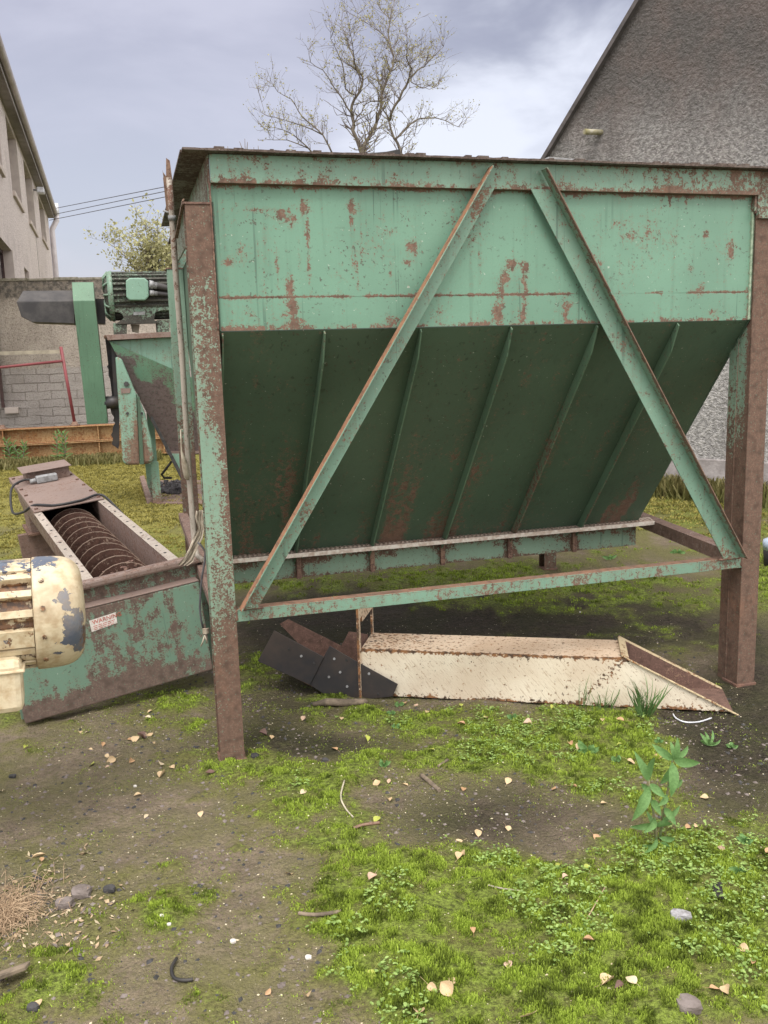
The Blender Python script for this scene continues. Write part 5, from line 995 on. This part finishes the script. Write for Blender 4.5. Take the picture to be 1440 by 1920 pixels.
REG = [
 ('below the conveyor end cover', [(286,1333,T_),(283,1350,Pc_),(147,1368,T_),(158,1374,Pc_),(50,1404,Yg),(192,1397,O_),(173,1403,T_),(197,1415,T_),(215,1421,T_),(178,1431,Yg),(197,1436,K_),(248,1422,O_),(238,1386,O_),(255,1382,T_),(268,1377,T_),(284,1373,T_),(272,1384,Dk),(290,1389,T_),(297,1428,Pc_),(319,1432,T_),(298,1450,T_)]),
 ('on the bare soil at the left', [(265,1482,T_),(5,1482,Pc_),(270,1527,Pc_),(377,1520,T_),(163,1596,Pc_),(78,1613,O_),(60,1603,T_),(67,1890,T_),(437,1759,Pc_)]),
 ('beside the foot of the left post', [(402,1447,Dk),(509,1382,T_),(567,1351,K_),(640,1349,T_),(500,1375,Dk)]),
 ('in the wet hollow behind the left post', [(631,1401,O_),(688,1387,Yg)]),
 ('in front of the cream chute', [(759,1316,O_),(777,1320,K_),(799,1340,T_),(872,1360,O_),(865,1325,Yg),(906,1348,O_),(998,1363,K_),(1039,1329,Yg),(1130,1360,T_),(1170,1357,O_),(1197,1363,K_)]),
 ('on the green moss band in mid yard', [(813,1410,Yg),(702,1462,K_),(728,1469,K_),(708,1474,T_),(765,1471,T_),(727,1493,T_),(1067,1399,O_),(1082,1411,T_),(1157,1402,Yg),(1175,1432,T_),(950,1467,T_)]),
 ('on the dark wet soil in mid yard', [(710,1537,Yg),(868,1480,O_),(897,1562,T_),(868,1575,T_),(865,1597,T_),(858,1613,T_),(948,1544,T_),(942,1615,O_),(1053,1618,Yg),(1095,1630,Yg),(1055,1650,K_)]),
 ('around the tall green weed', [(1043,1481,O_),(1068,1477,O_),(1138,1505,T_),(1112,1565,O_),(1283,1553,O_),(1303,1554,T_),(1328,1495,T_),(1347,1594,K_),(1433,1603,O_),(1202,1603,O_),(1237,1423,O_)]),
 ('on the thin moss of the near middle', [(545,1640,T_),(702,1645,K_),(563,1492,Pc_),(888,1757,O_),(803,1857,T_),(842,1845,T_),(847,1877,T_),(785,1910,T_),(703,1833,Yg),(572,1863,T_),(508,1858,O_),(953,1807,K_)]),
 ('on the bright moss at the near right', [(1093,1768,O_),(1128,1852,T_),(1167,1847,Dk),(1193,1857,Pc_),(1383,1783,T_),(1410,1810,O_),(1357,1857,T_),(1330,1865,O_),(1000,1907,T_)])]
ORD = ['first', 'second', 'third', 'fourth', 'fifth', 'sixth', 'seventh', 'eighth', 'ninth', 'tenth', 'eleventh', 'twelfth', 'thirteenth', 'fourteenth']
kk = 0
for place, L in REG:
    for cn in dict.fromkeys(c for _, _, c in L):
        S = sorted([l for l in L if l[2] == cn]); 
        for i, (x, y, c) in enumerate(S):
            p = gpt(x, y); me = get_leaf(kk % 11, c); o = bpy.data.objects.new('fallen_leaf', me); COL.objects.link(o); s_ = rnd.uniform(.024, .045)
            o.scale = (s_, s_, s_); o.location = p+np.array([0, 0, .001+.005*min(1, masks(p[:1], p[1:2])[0][0])]); o.rotation_euler = (rnd.gauss(0, .3), rnd.gauss(-.08, .22), rnd.uniform(0, 6.28))
            lab = ('only ' if len(S) == 1 else ORD[i]+' from left of the ')+c+' '+('leaf ' if len(S) == 1 else 'leaves ')+place
            tag(o, lab, 'leaf', 'fallen leaves scattered on the ground'); kk += 1

# stones, sticks and scraps -------------------------------------
def rock(px, py, r, mat, name, label, cat, sq=(1, 1, .6), seed=0):
    p = gpt(px, py); rr = random.Random(seed); V = []; F = []; N_, M_ = 9, 7
    for j in range(M_+1):
        for i in range(N_): th, ph = 2*math.pi*i/N_, math.pi*j/M_; q = np.array([math.sin(ph)*math.cos(th), math.sin(ph)*math.sin(th), math.cos(ph)]); q = q*(.8+.45*fbm(np.array([q*1.6+seed]), 2, seed)[0]); q = np.clip(q, -.78, .78); V.append(p+q*np.array(sq)*r+np.array([0, 0, r*sq[2]*.45]))
    F = [(j*N_+i, j*N_+(i+1) % N_, (j+1)*N_+(i+1) % N_, (j+1)*N_+i) for j in range(M_) for i in range(N_)]; o = MB().add(V, F, smooth=False).build(name, mat); tag(o, label, cat); return o
rock(1276, 1729, .030, P_stone, 'stone', 'grey speckled stone sitting in the bright moss right of the weed', 'stone', (1.2, .8, .6), 1); rock(1291, 1893, .034, P_stone2, 'stone', 'brownish flat stone at the near right edge of the moss', 'stone', (1.1, 1, .5), 2)
P_wst = simple('white chip', (.62, .6, .56), .7, (.45, .42, .38), 40)
for i, (x, y, r, l) in enumerate(((303, 1717, .012, 'white chip on the near left soil, higher of two'), (317, 1733, .011, 'white chip on the near left soil, lower of two'), (437, 1762, .016, 'pale lump on thin moss at near left'), (578, 1792, .016, 'yellowish lump on the near middle soil'), (957, 1685, .012, 'small white chip by the dry stalk in mid yard'), (1302, 1608, .009, 'white chip on moss right of the tall weed'), (1430, 1690, .012, 'white chip in moss at the right edge'), (950, 1520, .01, 'white chip in the dark wet soil'), (253, 1467, .012, 'white pebble beside a tan leaf on left soil'), (1088, 1148, .012, 'white scrap on dark ground beneath the hopper'))): rock(x, y, r*.7, P_wst, 'white_chip', l, 'chip', (1, .8, .6), 10+i)
for i, (x, y, r, l) in enumerate(((152, 1668, .034, 'square brown stone lump among litter at left'), (120, 1690, .03, 'flat brown stone beside litter at left'), (205, 1665, .022, 'dark lump right of the left litter'), (478, 1418, .02, 'dark lump at the foot of the left post'), (610, 1420, .016, 'dark lump in the wet hollow'), (62, 1888, .018, 'dark pebble at lower left'), (23, 1453, .016, 'dark pebble on soil at far left'))): rock(x, y, r, P_dstone if i > 1 else P_stone2, 'soil_lump', l, 'lump', (1.1, .9, .6), 30+i)
mb = MB()
for (xa, ya, xb, yb, r) in ((586, 1324, 690, 1318, .018),): A, B = gpt(xa, ya), gpt(xb, yb); A[2] += .012; B[2] += .014; mb.tube([A, A*.75+B*.25+np.array([0, .006, .006]), A*.4+B*.6+np.array([0, -.006, .002]), B*.95+A*.05, B], [r*.5, r, r*1.05, r*.9, r*.3], 9)
tag(mb.build('rotten_log', P_wood, None), 'short rotten piece of wood in front of the black skirt flaps', 'wood')
def stick(L, r, mat, name, label, cat, lift=.006):
    P = []
    for x, y in L: q = gpt(x, y); q[2] += lift; P.append(q)
    o = MB().tube(smooth_path(P, 4), r, 6).build(name, mat); tag(o, label, cat)
stick([(646, 1470), (639, 1497), (648, 1517), (662, 1534)], .0032, simple('pale reed', (.55, .5, .38), .7), 'reed_stalk', 'pale broken reed stalk bent on the mossy ground', 'stalk')
stick([(663, 1556), (680, 1550), (712, 1545)], .006, P_rust, 'twig', 'reddish brown twig under a yellow green leaf', 'twig'); stick([(331, 1796), (322, 1815), (326, 1832), (345, 1838), (362, 1836)], .005, P_black, 'bent_wire', 'dark bent wire hook lying on the near left ground', 'wire', .008)
stick([(1262, 1341), (1268, 1349), (1285, 1354), (1310, 1352), (1334, 1344)], .0035, P_white, 'string_piece', 'short white string curving on the soil below the chute mouth', 'string'); stick([(915, 1665), (940, 1668), (980, 1672)], .0025, P_pale, 'dry_stalk', 'thin grey dry stalk at the edge of the bright moss', 'stalk')
stick([(790, 1450), (805, 1466), (824, 1482)], .009, P_wood, 'twig', 'short thick rotten twig in the mid yard moss', 'twig'); stick([(840, 1425), (822, 1436)], .006, P_wood, 'twig', 'small brown twig on the green moss band', 'twig'); stick([(560, 1721), (595, 1724), (640, 1722)], .006, P_wood, 'twig', 'brown twig in thin moss at near middle', 'twig'); stick([(1100, 1730), (1135, 1668)][::-1], .002, P_dry, 'dry_stalk', 'fine tan stalk in the bright moss', 'stalk')
A = [gpt(-8, 1822), gpt(58, 1812), gpt(50, 1830), gpt(-8, 1856)]; tag(MB().prism([a+np.array([0, 0, .004+.012*i]) for i, a in enumerate(A)], (0, 0, .012)).build('wood_splinter', P_wood, bevel=.002), 'splintered board end poking in at the lower left edge', 'wood')
A = [gpt(1337, 1612), gpt(1350, 1640), gpt(1372, 1655), gpt(1345, 1688), gpt(1333, 1660)]; tag(MB().prism([gpt(1334, 1668)+np.array([0, 0, .006]), gpt(1352, 1666)+np.array([0, 0, .012]), gpt(1356, 1700)+np.array([0, 0, .012]), gpt(1340, 1692)+np.array([0, 0, .006])], (0, 0, .006)).build('plastic_scrap', P_black), 'flat black plastic scrap sunk in moss at the right', 'scrap')
# straw clump at left edge
mb = MB(); c = gpt(10, 1712)
for k in range(900): a = rnd.uniform(0, 6.28); d = abs(rnd.gauss(0, .075)); p = c+np.array([math.cos(a)*d, math.sin(a)*d*1.3, 0]); e = np.array([rnd.gauss(-.2, .7), rnd.gauss(0, .7), rnd.uniform(.0, .5)]); l = rnd.uniform(.02, .07); mb.tube([p, p+e*l*.6+np.array([0, 0, l*.25]), p+e*l], .0009, 3, cap=False)
o = mb.build('straw_clump', P_dry, fixn=False); o['kind'] = 'stuff'
mb = MB()
for k in range(420): p = gpt(rnd.gauss(115, 65), rnd.gauss(1690, 45)); a = rnd.uniform(0, 6.28); l = rnd.uniform(.003, .014); e = np.array([math.cos(a), math.sin(a), rnd.uniform(-.2, .6)]); s_ = np.cross(e, [rnd.gauss(0, .4), rnd.gauss(0, .4), 1])*l*rnd.uniform(.2, .7); q = p+np.array([0, 0, .004]); mb.add([q-e*l, q+s_*rnd.uniform(.4, 1), q+e*l*rnd.uniform(.5, 1), q-s_], [(0, 1, 2, 3)], mi=rnd.choice((0, 0, 1, 2)))
o = mb.build('leaf_litter', [simple('leaf litter', (.42, .32, .2), .9, (.2, .14, .09), 60), P_stone2, simple('pale litter', (.5, .42, .28), .9)], fixn=False); o['kind'] = 'stuff'

# weeds ---------------------------------------------------------
def lblade(mb, base, tip, w, bow=.15, side=None):
    base, tip = np.array(base, float), np.array(tip, float); d = tip-base; L = np.linalg.norm(d); s_ = np.cross(d, side if side is not None else FW); s_ /= np.linalg.norm(s_)+1e-9; up = np.cross(s_, d/L); up = up if up[2] > 0 else -up; V = []; n = 7
    for i in range(n+1):
        t = i/n; ww = w*math.sin(math.pi*min(1, t**.8*.97+.03))**.8; c = base+d*t+up*bow*L*math.sin(math.pi*t); V += [c-s_*ww+up*ww*.6, c, c+s_*ww+up*ww*.6]
    return mb.add(V, [(i*3+j, i*3+j+1, i*3+4+j, i*3+3+j) for i in range(n) for j in range(2)], smooth=True)
tn = lambda c, N: np.clip(fbm(c*40, 2, 5)*1.3-.15, 0, .85)
wb = gpt(1232, 1590); wv = wb[1]; weed = empty('tall_weed', 'tall broad leaved green weed growing from the moss at the right', 'weed', wb)
def wp(x, y, dy=0.): return yp(x, y, wv+dy)
mb = MB(); mb.tube([wp(1232, 1592), wp(1228, 1540), wp(1219, 1490), wp(1216, 1455)], [.005, .0045, .0035, .002], 7); mb.tube([wp(1234, 1590, .02), wp(1245, 1520, .02), wp(1256, 1460, .02), wp(1263, 1410, .02)], [.005, .0045, .0035, .002], 7); mb.build('stem', P_stem if 'P_stem' in globals() else simple('green stem', (.16, .24, .1), .6, (.2, .14, .09), 40), weed)
for (a, b_, c, d_, w_, dy) in ((1264, 1425, 1314, 1430, .016, -.04), (1264, 1425, 1270, 1382, .011, .0), (1262, 1425, 1222, 1395, .013, .03), (1260, 1430, 1258, 1495, .017, -.05), (1258, 1440, 1238, 1470, .012, .0), (1263, 1422, 1257, 1390, .008, .03),
    (1217, 1465, 1189, 1408, .013, .02), (1217, 1463, 1228, 1420, .011, -.02), (1219, 1470, 1249, 1496, .013, -.04), (1216, 1474, 1184, 1540, .018, -.05), (1218, 1490, 1196, 1505, .01, .03), (1226, 1545, 1180, 1550, .011, .0), (1228, 1550, 1262, 1545, .01, -.03), (1232, 1585, 1204, 1585, .009, -.02), (1232, 1585, 1256, 1588, .009, -.04), (1240, 1540, 1275, 1510, .01, .04), (1230, 1560, 1212, 1520, .008, .05), (1222, 1500, 1240, 1530, .012, -.05), (1220, 1485, 1203, 1470, .009, .04), (1252, 1475, 1280, 1462, .012, .03), (1250, 1490, 1232, 1512, .011, -.04), (1246, 1515, 1268, 1548, .012, -.05), (1229, 1535, 1206, 1562, .012, -.05), (1236, 1570, 1266, 1572, .010, .02), (1231, 1572, 1208, 1600, .010, -.06), (1264, 1424, 1290, 1398, .010, .05), (1217, 1464, 1206, 1428, .009, .05)):
    lblade(MB(), wp(a, b_), wp(c, d_, dy), w_, .12).build('leaf', V_herb, weed, tint=tn, fixn=False)
def bunch(px, py, n, hgt, wid, spread, mat, name, label, cat, lean=.5, seed=1, curl=.15):
    r = random.Random(seed); p = gpt(px, py); e = empty(name, label, cat, p); mb = MB()
    for k in range(n):
        a = r.uniform(0, 6.28); b = p+np.array([math.cos(a), math.sin(a), 0])*r.uniform(0, spread); l = hgt*r.uniform(.5, 1.15); t = b+np.array([math.cos(a)*lean*l*r.uniform(.1, 1), math.sin(a)*lean*l*r.uniform(.1, 1), l]); lblade(mb, b, t, wid*r.uniform(.7, 1.2), curl*r.uniform(.2, 1.4), (math.cos(a+1), math.sin(a+1), .2))
    mb.build('foliage', mat, e, tint=lambda c, N: np.clip(fbm(c*25, 2, seed)*1.4-.2, 0, .85), fixn=False); return e
bunch(1207, 1345, 60, .16, .0028, .035, V_grass, 'grass_tuft', 'green grass tuft growing against the mouth end of the cream chute', 'grass tuft', .7, 3)
bunch(1130, 1330, 26, .1, .002, .06, V_grass, 'grass_tuft', 'thin wispy grass in front of the cream chute side', 'grass tuft', .6, 4); bunch(1090, 1328, 8, .16, .0015, .03, V_grass, 'grass_tuft', 'few fine tall grass stalks against the chute side', 'grass tuft', .3, 14)
def rosette(px, py, n, l, w, label, seed, el=.35):
    r = random.Random(seed); p = gpt(px, py); e = empty('seedling', label, 'seedling', p, None, 'young seedlings'); mb = MB()
    for k in range(n):
        a = 6.283*k/n+r.uniform(-.4, .4); ll = l*r.uniform(.6, 1.1); t = p+np.array([math.cos(a)*ll, math.sin(a)*ll, ll*el*r.uniform(.3, 1.6)+.006]); lblade(mb, p+np.array([0, 0, .006]), t, w*r.uniform(.8, 1.2), .2, None)
    mb.build('foliage', V_herb, e, tint=lambda c, N: np.clip(fbm(c*30, 2, seed)*1.6-.1, 0, .9), fixn=False)
for a in ((1100, 1415, 11, .05, .011, 'broad leaved seedling on the moss left of the tall weed', 1), (1330, 1398, 8, .055, .007, 'jagged seedling on dark soil right of the chute mouth', 2, .8), (1372, 1400, 7, .03, .008, 'small seedling beside the jagged one at the right', 3), (1155, 1430, 6, .03, .009, 'tiny seedling above the tall weed leaf tips', 4), (720, 1435, 7, .03, .007, 'seedling on the green moss band in mid yard', 5), (748, 1320, 6, .028, .008, 'seedling by the lower corner of the black flap', 6), (735, 1340, 7, .028, .008, 'seedling in front of the chute left end', 7), (1270, 1035, 6, .06, .02, 'pale seedling on the ground beneath the hopper rail', 8), (742, 1362, 6, .025, .008, 'seedling below the chute left end in moss', 9), (1235, 1395, 5, .025, .008, 'two leaved seedling beside the grass tuft', 10), (1142, 1045, 4, .07, .014, 'narrow pale seedling beneath the hopper', 12), (960, 1346, 6, .03, .01, 'seedling in moss before the chute middle', 13), (1395, 1580, 9, .028, .008, 'seedling cluster on moss at the far right', 15), (1385, 1640, 8, .03, .009, 'seedling cluster in moss near the black scrap', 16)): rosette(*a)
# willowherbs by the girders
for i, (x, y, h_, l) in enumerate(((63, 866, .62, 'willowherb stalk in front of the girders, second from left'), (118, 872, .62, 'bushy willowherb in front of the girders nearest the mill'), (40, 872, .4, 'short willowherb in front of the girders between two taller ones'), (4, 866, .5, 'willowherb in front of the girders at the left edge'))):
    p = gpt(x, y); e = empty('willowherb', l, 'weed', p, None, 'weeds before the girders'); r = random.Random(60+i); st_m = MB(); lf = MB()
    for s_ in range(1 if i == 0 else 3):
        b = p+np.array([r.gauss(0, .06), r.gauss(0, .05), 0]); t = b+np.array([r.gauss(0, .08), 0, h_*r.uniform(.7, 1)]); st_m.tube([b, (b+t)/2+np.array([r.gauss(0, .02), 0, 0]), t], .006, 5)
        for k in range(23): q = b+(t-b)*(.1+.9*k/22); a = k*2.4+r.uniform(-.4, .4); ll = .15*(1-.5*k/22)*r.uniform(.7, 1.2); lblade(lf, q, q+np.array([math.cos(a)*ll, math.sin(a)*ll, ll*(.1+.9*k/22)]), .009, .25)
    st_m.build('stem', P_twig, e); lf.build('foliage', V_herb, e, tint=lambda c, N: np.clip(fbm(c*20, 2, 3)*1.5-.2, 0, .8), fixn=False)
# dry weeds: along the girders and along the gable foot
def weedstrip(name, n, fn, hgt, wid, per=4):
    P = np.array([fn() for _ in range(n)]); o = stuff(name, [blades(P[:, 0], P[:, 1], gh(P[:, 0], P[:, 1]), None, np.full(n, hgt), wid, per, .9)], V_far)
    return o
weedstrip('low_weeds', 1600, lambda: HW(rnd.uniform(-4, .2), 12.35-abs(rnd.gauss(0, .35)), 0)[:2], .12, .012)
weedstrip('wall_foot_weeds', 1500, lambda: (RP+rd_*rnd.uniform(-1.6, 2)-rn*abs(rnd.gauss(.02, .16)))[:2], .2, .012)
# ================================================================ CAMERA, WORLD, LIGHT
cam = bpy.data.objects.new('camera', bpy.data.cameras.new('camera')); COL.objects.link(cam); sc.camera = cam
M = Matrix(((RT[0], UP[0], -FW[0], CAM[0]), (RT[1], UP[1], -FW[1], CAM[1]), (RT[2], UP[2], -FW[2], CAM[2]), (0, 0, 0, 1))); cam.matrix_world = M
cam.data.sensor_fit = 'VERTICAL'; cam.data.sensor_height = 24; cam.data.lens = 24*FPX/1920; cam.data.clip_end = 2000; cam.data.clip_start = .05
w = bpy.data.worlds.new('World'); sc.world = w; w.use_nodes = True; nt = w.node_tree; nt.nodes.clear()
SUN_EL, SUN_AZ = math.radians(58), math.radians(195)   # azimuth clockwise from +y
sky = nd(nt, 'ShaderNodeTexSky', sky_type='NISHITA', sun_disc=False, sun_elevation=SUN_EL, sun_rotation=SUN_AZ, air_density=1., dust_density=3., ozone_density=1.)
bg1 = nd(nt, 'ShaderNodeBackground', {'Color': sky.outputs[0], 'Strength': .05})
tc = nd(nt, 'ShaderNodeTexCoord').outputs['Generated']; sx = nd(nt, 'ShaderNodeSeparateXYZ', {0: tc}).outputs
def m_(op, a, b=0., c=0.): return nd(nt, 'ShaderNodeMath', {0: a, 1: b, 2: c}, operation=op).outputs[0]
def st_(x, a, b, lo=0., hi=1.): return nd(nt, 'ShaderNodeMapRange', {0: x, 1: a, 2: b, 3: lo, 4: hi}, interpolation_type='SMOOTHSTEP').outputs[0]
def mx_(f, a, b):
    n = nd(nt, 'ShaderNodeMix', data_type='RGBA')
    for i, v in ((0, f), (6, a), (7, b)):
        if isinstance(v, bpy.types.NodeSocket): nt.links.new(v, n.inputs[i])
        else: n.inputs[i].default_value = v if i == 0 else (*v, 1)
    return n.outputs[2]
mp = nd(nt, 'ShaderNodeMapping', {'Vector': tc, 'Scale': (1., 1., 2.4)}).outputs[0]
n1 = nd(nt, 'ShaderNodeTexNoise', {'Vector': mp, 'Scale': 3.2, 'Detail': 6., 'Roughness': .52, 'Distortion': .3}).outputs[0]
zen = sx[2]
base = mx_(st_(zen, .06, .5), (.6, .605, .69), (.475, .44, .535))
cl = mx_(st_(n1, .4, .66), base, (.675, .65, .745))
bd = ray(1015, 170); bd = bd/np.linalg.norm(bd); dt = nd(nt, 'ShaderNodeVectorMath', {0: tc, 1: tuple(bd)}, operation='DOT_PRODUCT').outputs['Value']
dark = ray(1130, -120); dark = dark/np.linalg.norm(dark); dt2 = nd(nt, 'ShaderNodeVectorMath', {0: tc, 1: tuple(dark)}, operation='DOT_PRODUCT').outputs['Value']
cl = mx_(m_('MULTIPLY', st_(m_('MULTIPLY_ADD', n1, .06, dt2), .985, 1.032), .8), cl, (.27, .26, .33))
bright = st_(m_('MULTIPLY_ADD', n1, .1, dt), 1.03, 1.056)
cl = mx_(bright, cl, (.95, .95, 1.03))
back = m_('MULTIPLY', st_(sx[1], .3, -.5), 1.7); ov = st_(zen, .62, .95, 0., 3.5); side = st_(sx[0], .45, .9, 0., 2.2); gain = m_('ADD', m_('ADD', m_('ADD', 1., back), ov), side)  # sky out of view made brighter behind, overhead and right as added fill
wm = nd(nt, 'ShaderNodeVectorMath', {0: (.76, .715, .63), 'Scale': m_('SUBTRACT', gain, 1.)}, operation='SCALE').outputs[0]; cl2 = nd(nt, 'ShaderNodeVectorMath', {0: cl, 1: wm}, operation='ADD').outputs[0]
bg2 = nd(nt, 'ShaderNodeBackground', {'Color': cl2, 'Strength': .8})
ad = nd(nt, 'ShaderNodeAddShader', {0: bg1.outputs[0], 1: bg2.outputs[0]}); ow = nd(nt, 'ShaderNodeOutputWorld'); nt.links.new(ad.outputs[0], ow.inputs[0])
su = bpy.data.objects.new('sun', bpy.data.lights.new('sun', 'SUN')); COL.objects.link(su); su.data.energy = 2.2; su.data.angle = math.radians(25); su.data.color = (1, .96, .9)
sd_ = Vector((math.sin(SUN_AZ)*math.cos(SUN_EL), math.cos(SUN_AZ)*math.cos(SUN_EL), math.sin(SUN_EL))); su.rotation_euler = sd_.to_track_quat('Z', 'Y').to_euler(); su.location = (4, -6, 12)
vs = sc.view_settings; sc.display_settings.display_device = 'sRGB'; vs.view_transform = 'Standard'; vs.look = 'None'; vs.gamma = 1; vs.use_curve_mapping = False; vs.exposure = 0.0
sc.render.engine = 'CYCLES'; sc.cycles.max_bounces = 6; sc.cycles.diffuse_bounces = 4; sc.cycles.transparent_max_bounces = 8; sc.cycles.use_denoising = True
